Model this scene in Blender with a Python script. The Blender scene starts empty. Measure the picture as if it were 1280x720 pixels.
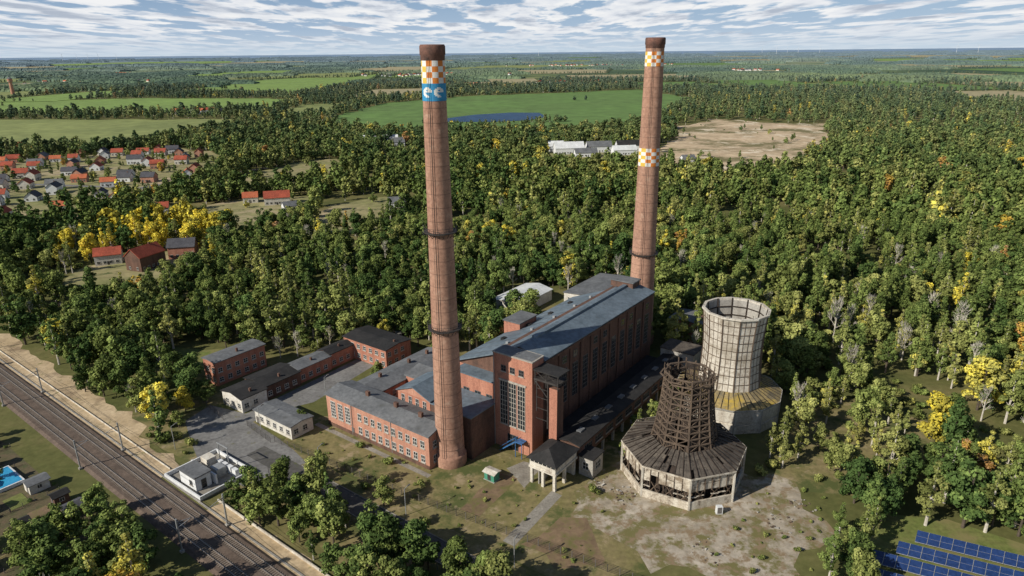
import bpy, math, random
import numpy as np
from mathutils import Matrix, Vector, noise
random.seed(7); rng=np.random.default_rng(11)
scene=bpy.context.scene
OX,OY=4.764,153.56; AX,AY=0.5968,0.8024; BX,BY=-0.8024,0.5968
def L(a,b,z=0.0): return (OX+a*AX+b*BX, OY+a*AY+b*BY, z)
def toL(x,y):
    dx,dy=x-OX,y-OY
    return dx*AX+dy*AY, dx*BX+dy*BY
# ------------------------------------------------------------ materials
def newmat(name):
    m=bpy.data.materials.new(name); m.use_nodes=True; nt=m.node_tree
    return m,nt,nt.nodes['Principled BSDF']
def N(nt,t,**k):
    n=nt.nodes.new(t)
    for a,b in k.items(): setattr(n,a,b)
    return n
def noise_node(nt,vec,scale,detail=4,rough=.6):
    n=N(nt,'ShaderNodeTexNoise'); n.inputs['Scale'].default_value=scale; n.inputs['Detail'].default_value=detail
    n.inputs['Roughness'].default_value=rough
    if vec is not None: nt.links.new(vec,n.inputs['Vector'])
    return n.outputs['Fac']
def ramp(nt,fac,stops,interp='LINEAR'):
    r=N(nt,'ShaderNodeValToRGB'); r.color_ramp.interpolation=interp
    while len(r.color_ramp.elements)<len(stops): r.color_ramp.elements.new(.5)
    for e,(p,c) in zip(r.color_ramp.elements,stops):
        e.position=p; e.color=(*c,1) if len(c)==3 else c
    nt.links.new(fac,r.inputs[0]); return r.outputs[0]
def mixc(nt,fac,a,b,mode='MIX'):
    m=N(nt,'ShaderNodeMix',data_type='RGBA',blend_type=mode)
    for s,i in ((fac,0),(a,6),(b,7)):
        if isinstance(s,(int,float)): m.inputs[i].default_value=s
        elif isinstance(s,tuple): m.inputs[i].default_value=(*s,1)
        else: nt.links.new(s,m.inputs[i])
    return m.outputs[2]
def math_n(nt,op,a,b=None,clamp=False):
    m=N(nt,'ShaderNodeMath',operation=op,use_clamp=clamp)
    for s,i in ((a,0),(b,1)):
        if s is None: continue
        if isinstance(s,(int,float)): m.inputs[i].default_value=s
        else: nt.links.new(s,m.inputs[i])
    return m.outputs[0]
def pos(nt,obj=False):
    if obj: return N(nt,'ShaderNodeTexCoord').outputs['Object']
    return N(nt,'ShaderNodeNewGeometry').outputs['Position']
def simple(name,c1,c2=None,scale=1.0,rough=.85,metal=0,streak=False,lo=.35,hi=.65,dirt=None,dirt2=None):
    m,nt,b=newmat(name); p=pos(nt)
    if c2 is None: c2=tuple(x*.7 for x in c1)
    v=p
    if streak:
        mp=N(nt,'ShaderNodeMapping'); mp.inputs['Scale'].default_value=(1,1,.12); nt.links.new(p,mp.inputs[0]); v=mp.outputs[0]
    f=noise_node(nt,v,scale,5,.65)
    c=ramp(nt,f,[(lo,c1),(hi,c2)])
    f2=noise_node(nt,p,scale*6,3,.6)
    c=mixc(nt,.4,c,ramp(nt,f2,[(.3,(.22,.22,.22)),(.7,(.78,.78,.78))]),'OVERLAY')
    for dd in (dirt,dirt2):
        if dd:
            f3=noise_node(nt,p,dd[1],6,.7)
            msk=ramp(nt,f3,[(dd[2],(0,0,0)),(dd[3],(1,1,1))])
            c=mixc(nt,msk,c,dd[0])
    nt.links.new(c,b.inputs['Base Color']); b.inputs['Roughness'].default_value=rough; b.inputs['Metallic'].default_value=metal
    b.inputs['Specular IOR Level'].default_value=.3 if rough>.4 else .5
    return m
M={}
M['brick']=simple('brick',(.46,.215,.145),(.33,.14,.095),.5,.9,streak=True,dirt=((.15,.09,.07),.25,.58,.8))
M['brick_dark']=simple('brick_dark',(.17,.095,.068),(.10,.056,.042),.4,.9,streak=True,dirt=((.06,.045,.038),.2,.5,.75))  # dark brick; on the hall side wall its colour also carries the shade
M['brick_light']=simple('brick_light',(.50,.265,.185),(.38,.18,.125),.6,.9,streak=True,dirt=((.2,.13,.1),.3,.6,.8))
M['stone']=simple('stone_trim',(.42,.39,.34),(.3,.27,.23),1)
M['roof_blue']=simple('roof_bitumen_blue',(.15,.19,.225),(.10,.13,.155),.12,.6,dirt=((.23,.25,.26),.08,.6,.8),dirt2=((.07,.08,.085),.3,.62,.75))
M['roof_grey']=simple('roof_bitumen_grey',(.17,.175,.18),(.11,.115,.12),.2,.75,dirt=((.07,.07,.065),.3,.55,.75))
M['roof_dark']=simple('roof_tar',(.035,.033,.032),(.018,.018,.018),.3,.8,dirt=((.12,.11,.09),.25,.62,.85))
M['roof_red']=simple('roof_tile_red',(.40,.09,.05),(.26,.06,.035),.2,.85)
M['roof_white']=simple('roof_white_metal',(.72,.73,.72),(.55,.56,.55),.2,.5)
M['plaster']=simple('plaster_wall',(.66,.63,.57),(.5,.47,.41),.3)
M['concrete']=simple('concrete_wall',(.42,.40,.36),(.27,.25,.22),.4,streak=True)
M['concrete_pale']=simple('concrete_pale',(.64,.60,.52),(.44,.39,.32),.35,streak=True,dirt=((.2,.15,.11),.5,.54,.74))
M['tower_panels']=simple('stained_wall_panels',(.62,.57,.48),(.42,.36,.28),.5,streak=True,dirt=((.13,.095,.07),.6,.5,.66),dirt2=((.22,.17,.12),.25,.52,.66))
M['white_clad']=simple('white_cladding',(.74,.75,.75),(.62,.63,.63),.5,.6)
M['glass']=simple('window_glass',(.03,.035,.04),(.012,.015,.018),.8,.12)
M['frame']=simple('window_frame_white',(.6,.59,.55),(.45,.43,.4),1)
M['frame_grey']=simple('window_frame_grey',(.17,.16,.15),(.11,.10,.095),1)
M['steel']=simple('dark_steel',(.06,.055,.05),(.035,.03,.03),1,.6)
M['galv']=simple('galvanised_steel',(.42,.43,.43),(.33,.34,.34),1,.45,.4)
M['blue_paint']=simple('blue_paint',(.05,.16,.36),(.04,.11,.25),1,.5)
M['green_paint']=simple('green_paint',(.08,.3,.2),(.06,.22,.15),1,.5)
M['white']=simple('white_paint',(.78,.77,.73),(.66,.64,.6),.8,.7)
M['orange']=simple('orange_paint',(.72,.24,.04),(.6,.18,.04),.8,.7)
M['yellow']=simple('yellow_paint',(.74,.5,.08),(.6,.4,.07),.8,.7)
M['blue_band']=simple('cyan_blue_paint',(.04,.29,.52),(.04,.22,.42),.8,.7)
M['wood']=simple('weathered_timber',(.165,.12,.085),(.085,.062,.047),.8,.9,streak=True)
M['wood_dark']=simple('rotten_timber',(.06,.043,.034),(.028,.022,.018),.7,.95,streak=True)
M['lichen']=simple('lichen_roof',(.38,.28,.11),(.15,.13,.09),.35,.95,dirt=((.46,.32,.05),.22,.5,.66),dirt2=((.08,.07,.05),.3,.58,.7))
M['drumroof']=simple('drum_roof_boards',(.125,.105,.085),(.065,.055,.046),.5,.95,dirt=((.22,.185,.14),.3,.56,.78),dirt2=((.025,.021,.018),.35,.55,.64))
M['ballast']=simple('ballast',(.155,.115,.09),(.095,.07,.055),.35,.95)
M['rail']=simple('rail_steel',(.42,.37,.33),(.3,.25,.21),1,.4,.5)
M['sleeper']=simple('concrete_sleeper',(.25,.215,.18),(.18,.15,.12),1)
M['sand']=simple('sand_ground',(.54,.42,.27),(.40,.30,.18),.12,.95,dirt=((.17,.165,.06),.2,.57,.68),dirt2=((.26,.19,.12),.07,.52,.62))
M['asphalt']=simple('asphalt',(.22,.215,.205),(.15,.145,.14),.15,.9,dirt=((.09,.09,.08),.5,.55,.75),dirt2=((.13,.125,.05),.2,.60,.68))
M['asphalt_dark']=simple('asphalt_worn',(.12,.115,.105),(.075,.072,.068),.15,.9,dirt=((.10,.11,.045),.3,.55,.7))
M['yard']=simple('cracked_concrete_yard',(.44,.385,.31),(.28,.235,.17),.10,.95,dirt=((.16,.145,.055),.14,.48,.56),dirt2=((.24,.175,.105),.35,.50,.60))
M['path']=simple('concrete_path',(.30,.28,.24),(.2,.18,.15),.3)
M['dirt']=simple('brown_dirt',(.24,.165,.10),(.16,.11,.065),.2,dirt=((.14,.13,.045),.3,.48,.62))
M['lawn']=simple('dry_lawn',(.175,.155,.058),(.23,.185,.09),.13,.95,dirt=((.085,.10,.03),.09,.5,.60),dirt2=((.32,.25,.15),.17,.56,.66))
M['lawn_green']=simple('green_lawn',(.13,.165,.04),(.18,.18,.06),.15,.95,dirt=((.22,.19,.08),.1,.5,.65))
M['meadow']=simple('meadow',(.19,.20,.07),(.32,.27,.14),.025,.95,dirt=((.40,.32,.20),.015,.52,.62),dirt2=((.09,.11,.035),.05,.58,.64))
M['field_green']=simple('green_field',(.125,.22,.055),(.11,.18,.05),.006,.95)
M['field_bright']=simple('bright_green_field',(.20,.30,.07),(.17,.25,.065),.006,.95)
M['field_olive']=simple('olive_field',(.24,.27,.09),(.18,.21,.07),.008,.95)
M['field_tan']=simple('stubble_field',(.38,.32,.19),(.29,.26,.14),.008,.95)
M['sandpit']=simple('sand_pit',(.60,.46,.30),(.38,.29,.18),.02,.95,dirt=((.18,.155,.07),.014,.50,.58),dirt2=((.70,.60,.45),.03,.55,.63))
M['soil']=simple('garden_soil',(.14,.10,.06),(.08,.085,.035),.4)
M['water']=simple('lake_water',(.03,.075,.15),(.025,.06,.12),.01,.5)
M['pool']=simple('pool_water',(.04,.30,.55),(.05,.36,.6),.5,.1)
M['bark']=simple('bark',(.12,.095,.07),(.07,.055,.045),2)
M['bark_birch']=simple('bark_pale',(.58,.54,.47),(.42,.38,.32),2)
M['pv']=simple('solar_cells',(.02,.045,.14),(.015,.035,.11),.3,.25)
M['orange_tile']=simple('roof_tile_orange',(.52,.16,.07),(.38,.1,.05),.2)
M['anthracite']=simple('roof_anthracite',(.09,.09,.1),(.06,.06,.07),.2)
def leafmat():
    m=bpy.data.materials.new('foliage'); m.use_nodes=True; nt=m.node_tree; nt.nodes.clear()
    ah=N(nt,'ShaderNodeAttribute',attribute_type='INSTANCER',attribute_name='hue')
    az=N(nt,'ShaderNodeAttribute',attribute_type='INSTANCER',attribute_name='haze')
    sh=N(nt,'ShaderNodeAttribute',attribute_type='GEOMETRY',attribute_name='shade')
    oi=N(nt,'ShaderNodeObjectInfo')
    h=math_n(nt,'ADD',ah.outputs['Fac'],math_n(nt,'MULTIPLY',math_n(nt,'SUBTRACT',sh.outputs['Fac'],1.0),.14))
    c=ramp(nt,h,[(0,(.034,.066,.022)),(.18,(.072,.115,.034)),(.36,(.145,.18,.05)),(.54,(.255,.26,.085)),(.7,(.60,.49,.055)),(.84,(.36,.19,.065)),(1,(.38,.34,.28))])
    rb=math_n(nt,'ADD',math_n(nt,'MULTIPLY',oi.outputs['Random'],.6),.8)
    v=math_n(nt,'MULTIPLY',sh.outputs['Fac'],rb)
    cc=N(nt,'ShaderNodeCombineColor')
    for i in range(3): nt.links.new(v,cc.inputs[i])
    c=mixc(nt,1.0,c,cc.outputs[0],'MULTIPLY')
    c=mixc(nt,az.outputs['Fac'],c,(.16,.215,.26))  # aerial haze painted into the leaf colour as a blue tint
    d=N(nt,'ShaderNodeBsdfDiffuse'); nt.links.new(c,d.inputs[0])
    o=N(nt,'ShaderNodeOutputMaterial'); nt.links.new(d.outputs[0],o.inputs[0]); return m
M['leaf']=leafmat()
def groundmat():
    m,nt,b=newmat('ground_soil_grass_haze_tint'); p=pos(nt)
    n1=noise_node(nt,p,.03,6,.65); n2=noise_node(nt,p,.0011,5,.6); n3=noise_node(nt,p,.5,4,.7)
    c=ramp(nt,n1,[(.3,(.07,.085,.027)),(.5,(.125,.125,.045)),(.68,(.21,.175,.08))])
    c=mixc(nt,.4,c,ramp(nt,n3,[(.3,(.25,.25,.25)),(.7,(.75,.75,.75))]),'OVERLAY')
    far=ramp(nt,n2,[(.38,(.05,.085,.04)),(.5,(.08,.12,.05)),(.54,(.20,.24,.09)),(.62,(.30,.28,.16))])
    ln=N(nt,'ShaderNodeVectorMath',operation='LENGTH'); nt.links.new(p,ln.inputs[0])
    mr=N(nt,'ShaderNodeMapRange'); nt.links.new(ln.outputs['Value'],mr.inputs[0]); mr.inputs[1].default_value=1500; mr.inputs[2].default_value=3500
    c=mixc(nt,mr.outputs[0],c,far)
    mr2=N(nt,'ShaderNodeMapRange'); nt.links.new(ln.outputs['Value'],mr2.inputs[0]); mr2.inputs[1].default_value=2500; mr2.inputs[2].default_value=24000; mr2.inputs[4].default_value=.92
    c=mixc(nt,mr2.outputs[0],c,(.20,.29,.42))  # distant ground blended to blue, haze painted into its base colour
    nt.links.new(c,b.inputs['Base Color']); b.inputs['Roughness'].default_value=.95; b.inputs['Specular IOR Level'].default_value=.1
    return m
M['ground']=groundmat()
# ------------------------------------------------------------ mesh helpers
def mesh_obj(name,verts,faces,mat,parent=None,loc=(0,0,0),smooth=False):
    me=bpy.data.meshes.new(name); me.from_pydata([tuple(v) for v in verts],[],faces)
    if mat: me.materials.append(mat)
    if smooth:
        for p in me.polygons: p.use_smooth=True
    ob=bpy.data.objects.new(name,me); scene.collection.objects.link(ob); ob.location=loc
    if parent: ob.parent=parent
    return ob
def sheet(name,pts,z,mat,local=True):
    pp=[L(*q,z) if local else (q[0],q[1],z) for q in pts]
    return mesh_obj(name,pp,[tuple(range(len(pp)))],mat)
class Ob:
    """one real-world object = an empty with named mesh parts"""
    def __init__(s,name,a=0,b=0,world=False):
        s.name=name; s.o=Vector((a,b,0)) if world else Vector(L(a,b,0)); s.parts={}; s.world=world
        s.xf=None
    def T(s,v):
        if s.xf: v=s.xf(v)
        if s.world: return Vector(v)-s.o
        return Vector(L(*v))-s.o
    def add(s,part,mat,vs,fs):
        p=s.parts.setdefault(part,[mat,[],[]]); n=len(p[1])
        p[1].extend(s.T(v) for v in vs); p[2].extend(tuple(i+n for i in f) for f in fs)
    def box(s,part,mat,a0,a1,b0,b1,z0,z1):
        vs=[(a,b,z) for z in (z0,z1) for a,b in ((a0,b0),(a1,b0),(a1,b1),(a0,b1))]
        s.add(part,mat,vs,[(0,3,2,1),(4,5,6,7),(0,1,5,4),(1,2,6,5),(2,3,7,6),(3,0,4,7)])
    def gable(s,part,mat,a0,a1,b0,b1,z0,z1,axis='a',ridge=.5,t=.25,wall=None,zb=None):
        if zb is None: zb=z0
        e=.4
        if axis=='a':
            br=b0+(b1-b0)*ridge
            pr=[(b0-e,z0),(br,z1),(b1+e,zb)]; mk=lambda q,w:(w,q[0],q[1]); w0,w1=a0,a1
        else:
            ar=a0+(a1-a0)*ridge
            pr=[(a0-e,z0),(ar,z1),(a1+e,zb)]; mk=lambda q,w:(q[0],w,q[1]); w0,w1=b0,b1
        up=[(x,z+t) for x,z in pr]; vs=[]
        for w in (w0-e,w1+e):
            vs+=[mk(q,w) for q in pr]+[mk(q,w) for q in up]
        fs=[(3,4,10,9),(4,5,11,10),(0,6,7,1),(1,7,8,2),(0,3,9,6),(2,8,11,5),(0,1,4,3),(1,2,5,4),(6,9,10,7),(7,10,11,8)]
        s.add(part,mat,vs,fs)
        if wall:
            for w in (w0,w1):
                vs=[mk((pr[0][0]+e,z0-.02),w),mk((pr[1][0],z1-.03),w),mk((pr[2][0]-e,zb-.02),w)]
                s.add('gable_wall',wall,vs,[(0,1,2)])
    def strut(s,part,mat,p,q,w,h=None):
        p=Vector(p);q=Vector(q);d=(q-p).normalized(); h=h or w
        up=Vector((0,0,1)) if abs(d.z)<.9 else Vector((1,0,0))
        x=d.cross(up).normalized()*w/2; y=x.cross(d).normalized()*h/2
        vs=[c+i*x+j*y for c in (p,q) for i,j in ((-1,-1),(1,-1),(1,1),(-1,1))]
        s.add(part,mat,vs,[(0,3,2,1),(4,5,6,7),(0,1,5,4),(1,2,6,5),(2,3,7,6),(3,0,4,7)])
    def lathe(s,part,mat,c,prof,n=32,ph=0,caps=False,a0=0,a1=2*math.pi):
        vs=[];fs=[]; full=abs(a1-a0-2*math.pi)<1e-6
        m=n if full else n+1
        for r,z in prof:
            for i in range(m):
                t=ph+a0+(a1-a0)*i/n; vs.append((c[0]+r*math.cos(t),c[1]+r*math.sin(t),z))
        for j in range(len(prof)-1):
            for i in range(n):
                k=(i+1)%m if full else i+1
                fs.append((j*m+i,j*m+k,(j+1)*m+k,(j+1)*m+i))
        if caps: fs+= [tuple(range(m))[::-1], tuple((len(prof)-1)*m+i for i in range(m))]
        s.add(part,mat,vs,fs)
    def win(s,wall,w0,c,w,z0,z1,nx=2,ny=3,fr='frame',sill=True,bar=.09,proud=.04):
        sg=-1 if wall[0]=='-' else 1
        def bx(part,mat,c0,c1,zz0,zz1,d0,d1):
            lo,hi=sorted((w0+sg*d0,w0+sg*d1))
            if wall[1]=='a': s.box(part,mat,lo,hi,c0,c1,zz0,zz1)
            else: s.box(part,mat,c0,c1,lo,hi,zz0,zz1)
        bx('window_glass',M['glass'],c-w/2,c+w/2,z0,z1,-.05,proud)
        for i in range(nx+1):
            x=c-w/2+w*i/nx; bx('window_frames_'+fr,M[fr],x-bar/2,x+bar/2,z0,z1,0,proud+.05)
        for j in range(ny+1):
            z=z0+(z1-z0)*j/ny; bx('window_bars_'+fr,M[fr],c-w/2,c+w/2,z-bar/2,z+bar/2,0,proud+.045)
        if sill: bx('window_sills',M['stone'],c-w/2-.15,c+w/2+.15,z0-.3,z0-.06,0,.22)
    def finish(s,smooth=()):
        e=bpy.data.objects.new(s.name,None); scene.collection.objects.link(e); e.location=s.o; e.empty_display_size=1
        for k,(mat,vs,fs) in s.parts.items():
            mesh_obj(k,vs,fs,mat,e,smooth=(k in smooth))
        return e
# ------------------------------------------------------------ ground & surfaces
G=70000
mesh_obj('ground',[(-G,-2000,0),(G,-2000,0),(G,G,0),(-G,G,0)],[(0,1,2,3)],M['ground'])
def jit(pts,amt=1.5,step=6):
    out=[]
    for i,p in enumerate(pts):
        q=pts[(i+1)%len(pts)]; d=math.dist(p,q); n=max(1,int(d/step))
        for k in range(n):
            t=k/n; x=p[0]+(q[0]-p[0])*t; y=p[1]+(q[1]-p[1])*t
            out.append((x+random.uniform(-amt,amt),y+random.uniform(-amt,amt)))
    return out
sheet('grass_lawn',jit([(-33,60),(-33,-30),(-20,-42),(10,-20),(50,-22),(66,-10),(70,2),(-2,2),(-2,20),(-15,58),(-22,66)],.4),.004,M['lawn'])
sheet('verge',jit([(-55,110),(-52,45),(-55,10),(-52,-80),(-20,-80),(-10,-60),(-33.5,-30),(-33.5,62),(-26,100)],.8),.006,M['lawn'])
sheet('courtyard_pavement',[(-12,20),(-12,60),(36,60),(36,28),(12,20)],.012,M['asphalt'])
sheet('forecourt_pavement',jit([(-51,50),(-52,70),(-43,92),(-33,95),(-30,82),(-32,76),(-33,62),(-36,46)],.5,8),.016,M['asphalt'])
sheet('access_road',[(-37.5,62),(-43,62),(-43,-90),(-37.5,-90)],.020,M['asphalt_dark'])
sheet('inner_road',[(-33,75.8),(-33,81.5),(16,84),(40,92),(42,88),(20,76),(-14,71),(-24,75.5)],.018,M['asphalt'])
sheet('concrete_yard',jit([(-6,-17),(6,-19),(20,-18),(30,-22),(30,-34),(25,-50),(30,-58),(20,-62),(14,-71),(4,-66),(-8,-71),(-12,-62),(-18,-60),(-13,-50),(-19,-42),(-14,-34),(-16,-24)],1.6,4),.012,M['yard'])
sheet('scrub_clearing',jit([(24,-52),(40,-50),(66,-48),(84,-60),(80,-84),(56,-80),(30,-74)],3,8),.008,M['lawn'])
sheet('footpath',[(-30,-16.2),(-30,-13.2),(-9,-12),(-9,-15)],.022,M['path'])
sheet('dirt_path',jit([(-27,-4),(-27,1.5),(-10,3),(-10,-2.5)],.5,4),.020,M['dirt'])
sheet('dirt_patch',jit([(-30,-28),(-28,-18),(-16,-19),(-12,-24),(-22,-34)],1.2,4),.016,M['dirt'])
sheet('dirt_patch',jit([(-12,-6),(-8,2),(-2.6,1),(-2.6,-5)],.6,3),.018,M['path'])
sheet('footpath',[(-22.5,16),(-21,16),(-21,60),(-22.5,60)],.024,M['path'])
sheet('solar_meadow',[(-20,-74),(26,-74),(34,-90),(34,-140),(-20,-140)],.010,M['lawn_green'])
sheet('grass_clearing',jit([(-30,118),(-14,118),(-8,130),(-16,146),(-28,138)],1.5,5),.010,M['lawn_green'])
k=Ob('road_kerb',-37.3,0)
k.box('kerbstones',M['path'],-37.5,-37.3,-90,46,0,.12); k.box('kerbstones',M['path'],-43.2,-43.0,-90,50,0,.12); k.finish()
# ------------------------------------------------------------ railway
def RA(base,b): return base+(b-90)*0.022
vs=[];fs=[];rs=random.Random(4)
bb=list(np.arange(-80,52,3))+list(np.arange(70.5,420,4))
for i,b in enumerate(bb):
    r=(-57.2 if b<52 else (-51.5 if b>95 else -55.0))+rs.uniform(-.6,1.0)*(1 if b<52 else 2)
    vs+=[L(RA(-61.2,b),b,.014),L(RA(r,b),b,.014)]
    if i and not(b>60 and bb[i-1]<60): fs.append((2*i-2,2*i-1,2*i+1,2*i))
mesh_obj('sandy_strip',vs,fs,M['sand'])
def strip(o,part,mat,a0,a1,z0,z1,b0=-80,b1=420,taper=0):
    p0=[(RA(a0-taper,b0),b0,z0),(RA(a1+taper,b0),b0,z0),(RA(a1,b0),b0,z1),(RA(a0,b0),b0,z1)]
    p1=[(RA(a0-taper,b1),b1,z0),(RA(a1+taper,b1),b1,z0),(RA(a1,b1),b1,z1),(RA(a0,b1),b1,z1)]
    o.add(part,mat,p0+p1,[(0,1,5,4),(1,2,6,5),(2,3,7,6),(3,0,4,7),(0,3,2,1),(4,5,6,7)])
bed=Ob('railway_ballast_bed',-66,90); strip(bed,'ballast',M['ballast'],-70.4,-61.8,0,.45,taper=.8); bed.finish()
for cen in (-68.3,-63.8):
    t=Ob('railway_track',cen,90)
    for b in np.arange(-80,420,.65):
        a=RA(cen,b); t.box('sleepers',M['sleeper'],a-1.25,a+1.25,b-.12,b+.12,.4,.52)
    for s in (-.75,.75): strip(t,'rails',M['rail'],cen+s-.08,cen+s+.08,.52,.70)
    t.finish()
d=Ob('cable_duct',-60,90); strip(d,'concrete_lids',M['concrete'],-60.6,-60.2,0,.18); d.finish()
d=Ob('trackside_edge_wall',-56,90)
strip(d,'white_edge_beam',M['concrete_pale'],-57.6,-57.35,0,.6,-80,50); strip(d,'white_edge_beam_end',M['concrete_pale'],-57.9,-57.75,0,.4,72,230); d.finish()
def mast(a,b,side):
    m=Ob('catenary_mast',a,b)
    m.box('footing',M['concrete'],a-.4,a+.4,b-.4,b+.4,0,.5)
    m.strut('mast',M['galv'],(a,b,0),(a,b,8.4),.3,.3)
    m.strut('cantilever',M['galv'],(a,b,6.2),(a+side*3.2,b,6.9),.1); m.strut('cantilever',M['galv'],(a,b,7.6),(a+side*3.2,b,6.9),.1)
    m.strut('insulator',M['bark'],(a+side*.2,b,7.5),(a+side*.7,b,7.4),.2); m.finish()
bs=[-64,-12,40,91,146,200,255,310,365]
for b in bs:
    mast(RA(-61.0,b)-.0,b,-1); mast(RA(-71.6,b),b,1)
w=Ob('overhead_line',-66,90)
for base in (-64.1,-68.4):
    for i in range(len(bs)-1):
        b0,b1=bs[i],bs[i+1]
        w.strut('contact_wire',M['steel'],(RA(base,b0),b0,5.9),(RA(base,b1),b1,5.9),.035)
        pr=None
        for kk in range(9):
            t=kk/8; b=b0+(b1-b0)*t; z=6.9-.8*4*t*(1-t); cur=(RA(base,b),b,z)
            if pr: w.strut('catenary_wire',M['steel'],pr,cur,.035)
            pr=cur
w.finish()
# ------------------------------------------------------------ main hall
h=Ob('power_station_hall',34,12)
Z=25.6
h.box('boiler_house_walls',M['brick_dark'],5.0,69,0,14,0,Z)  # side away from the sun, shade darkened into the brick colour
h.box('front_block_walls',M['brick'],0,5.02,-.05,12.3,0,27.0)
h.box('front_block_parapet',M['stone'],-.15,5.2,-.2,12.45,27.0,27.25)
h.box('front_block_roof',M['roof_grey'],.3,4.8,.3,12,27.2,27.3)
h.box('turbine_hall_walls',M['brick'],6,69,14,30.5,0,17.2)
h.box('front_annex_walls',M['brick'],1.5,6,12.3,27,0,17)
h.box('front_annex_roof',M['roof_blue'],1.1,6.4,12.35,27.4,17,17.3)
h.gable('boiler_house_roof',M['roof_blue'],5.6,69,0,14,Z,27.6,'a',.55,.3,wall=M['brick_dark'],zb=24.6)
h.add('turbine_hall_roof',M['roof_blue'],[(5.2,13.9,24.4),(69.6,13.9,24.4),(69.6,31,17.5),(5.2,31,17.5),(5.2,13.9,24.05),(69.6,13.9,24.05),(69.6,31,17.15),(5.2,31,17.15)],[(0,1,2,3),(4,7,6,5),(0,3,7,4),(1,5,6,2),(3,2,6,7)])
h.add('gable_wall',M['brick'],[(6,14,17.2),(6,30.5,17.2),(6,14,24)],[(0,1,2)]); h.add('gable_wall',M['brick'],[(69,14,17.2),(69,30.5,17.2),(69,14,24)],[(0,1,2)])
for a in np.arange(9,69,5.0):
    h.add('roof_seams',M['roof_grey'],[(a,14.2,24.33),(a+.25,14.2,24.33),(a+.25,30.8,17.64),(a,30.8,17.64)],[(0,1,2,3)])
h.box('ridge_ventilator',M['roof_blue'],12,64,7.0,8.4,27.6,28.3)
for a in (14,26,38,50,60): h.box('roof_vents',M['galv'],a,a+.8,18,18.8,21.5,23.2)
for a in (20,33,45,57): h.box('roof_hatches',M['roof_dark'],a,a+1.6,24,25.2,19.2,20.6)
h.box('roof_penthouse_walls',M['brick'],30,39,25.5,31.5,17,21.5); h.box('roof_penthouse_roof',M['roof_grey'],29.7,39.3,25.2,31.8,21.5,21.8)
h.box('rear_penthouse',M['brick_dark'],64,69,5,13,27,29); h.box('rear_penthouse_roof',M['roof_grey'],63.7,69.3,4.7,13.3,29,29.3)
h.box('eaves_cornice',M['brick_dark'],5.3,69,-.28,-.003,24.7,25.3)
for c in (3.3,6.1,8.9): h.win('-a',0,c,2.3,7.2,19.6,3,9,'stone',bar=.13)
h.box('lintel',M['stone'],-.25,-.003,1.8,10.4,19.75,20.2)
for c in (3.3,6.1,8.9): h.win('-a',0,c,1.5,22.5,24.1,2,2,'frame_grey')
h.win('-a',0,6.1,3.4,.2,4.6,2,3,'frame_grey',sill=False)
for c in (15,19,23): h.win('-a',1.5,c,2,5.5,13,2,6,'frame_grey',bar=.12)
for c in (15,19,23): h.win('-a',1.5,c,1.6,1.2,3.6,2,2,'frame_grey',bar=.1)
for i,a in enumerate(np.arange(8.5,68,5.5)):
    h.win('-b',0,a+1.2,2.6,9.5,19.5,3,8,'frame_grey',bar=.12,sill=False)
    if i%3: h.win('-b',0,a+1.2,2.0,21.2,23.2,2,2,'frame_grey',bar=.12,sill=False)
    h.box('pilasters',M['brick_dark'],a-1.9,a-1.1,-.35,-.002,0,24.7)
for a in np.arange(10,66,5): h.win('+b',30.5,a,2.4,5,14,3,7,'frame',bar=.1)
h.strut('downpipes',M['galv'],(-.2,11.9,0),(-.2,11.9,26.8),.14)
h.finish()
p=Ob('coal_hoist_tower',3,-5)
p.box('brick_shaft',M['brick_dark'],.6,3.4,-7.2,-4.9,0,21.5)
p.box('brick_shaft_lit_face',M['brick'],.45,.597,-7.2,-4.9,0,21.5)  # sunward side in lighter brick, lit tone put into the colour
p.box('gantry_deck',M['steel'],.2,4.6,-7.6,-.4,22.6,23.1); p.box('gantry_roof',M['roof_dark'],0,5,-7.9,-.4,25.2,25.5)
for a in (.4,4.4):
    for b in (-7.4,-4.0,-.7): p.strut('posts',M['steel'],(a,b,21.3),(a,b,25.3),.22)
    p.strut('braces',M['steel'],(a,-4.6,18.5),(a,-.5,22.6),.25); p.strut('braces',M['steel'],(a,-7.4,23.1),(a,-4,25.2),.15); p.strut('braces',M['steel'],(a,-4,23.1),(a,-.7,25.2),.15)
    p.strut('hanging_frame',M['steel'],(a,-4.5,10),(a,-4.5,22.6),.25); p.strut('hanging_frame',M['steel'],(a,-1.2,14),(a,-1.2,22.6),.2)
for z in (12,15,18,20.5): p.strut('rungs',M['steel'],(.4,-4.6,z),(.4,-1.0,z),.15)
p.finish()
s=Ob('blue_steel_staircase',-2,6)
s.strut('flight',M['blue_paint'],(-1.6,8.8,0.2),(-1.6,3.8,4.4),1.3,.25)
s.box('landing',M['blue_paint'],-2.3,-.1,1.6,3.8,4.3,4.5)
for b in (1.7,3.7): s.strut('legs',M['blue_paint'],(-2.2,b,0),(-2.2,b,5.4),.14)
for a in (-2.3,-.9): s.strut('handrail',M['blue_paint'],(a,8.8,1.3),(a,3.8,5.5),.08)
s.strut('handrail',M['blue_paint'],(-2.3,1.7,5.5),(-2.3,3.8,5.5),.08); s.finish()
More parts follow.
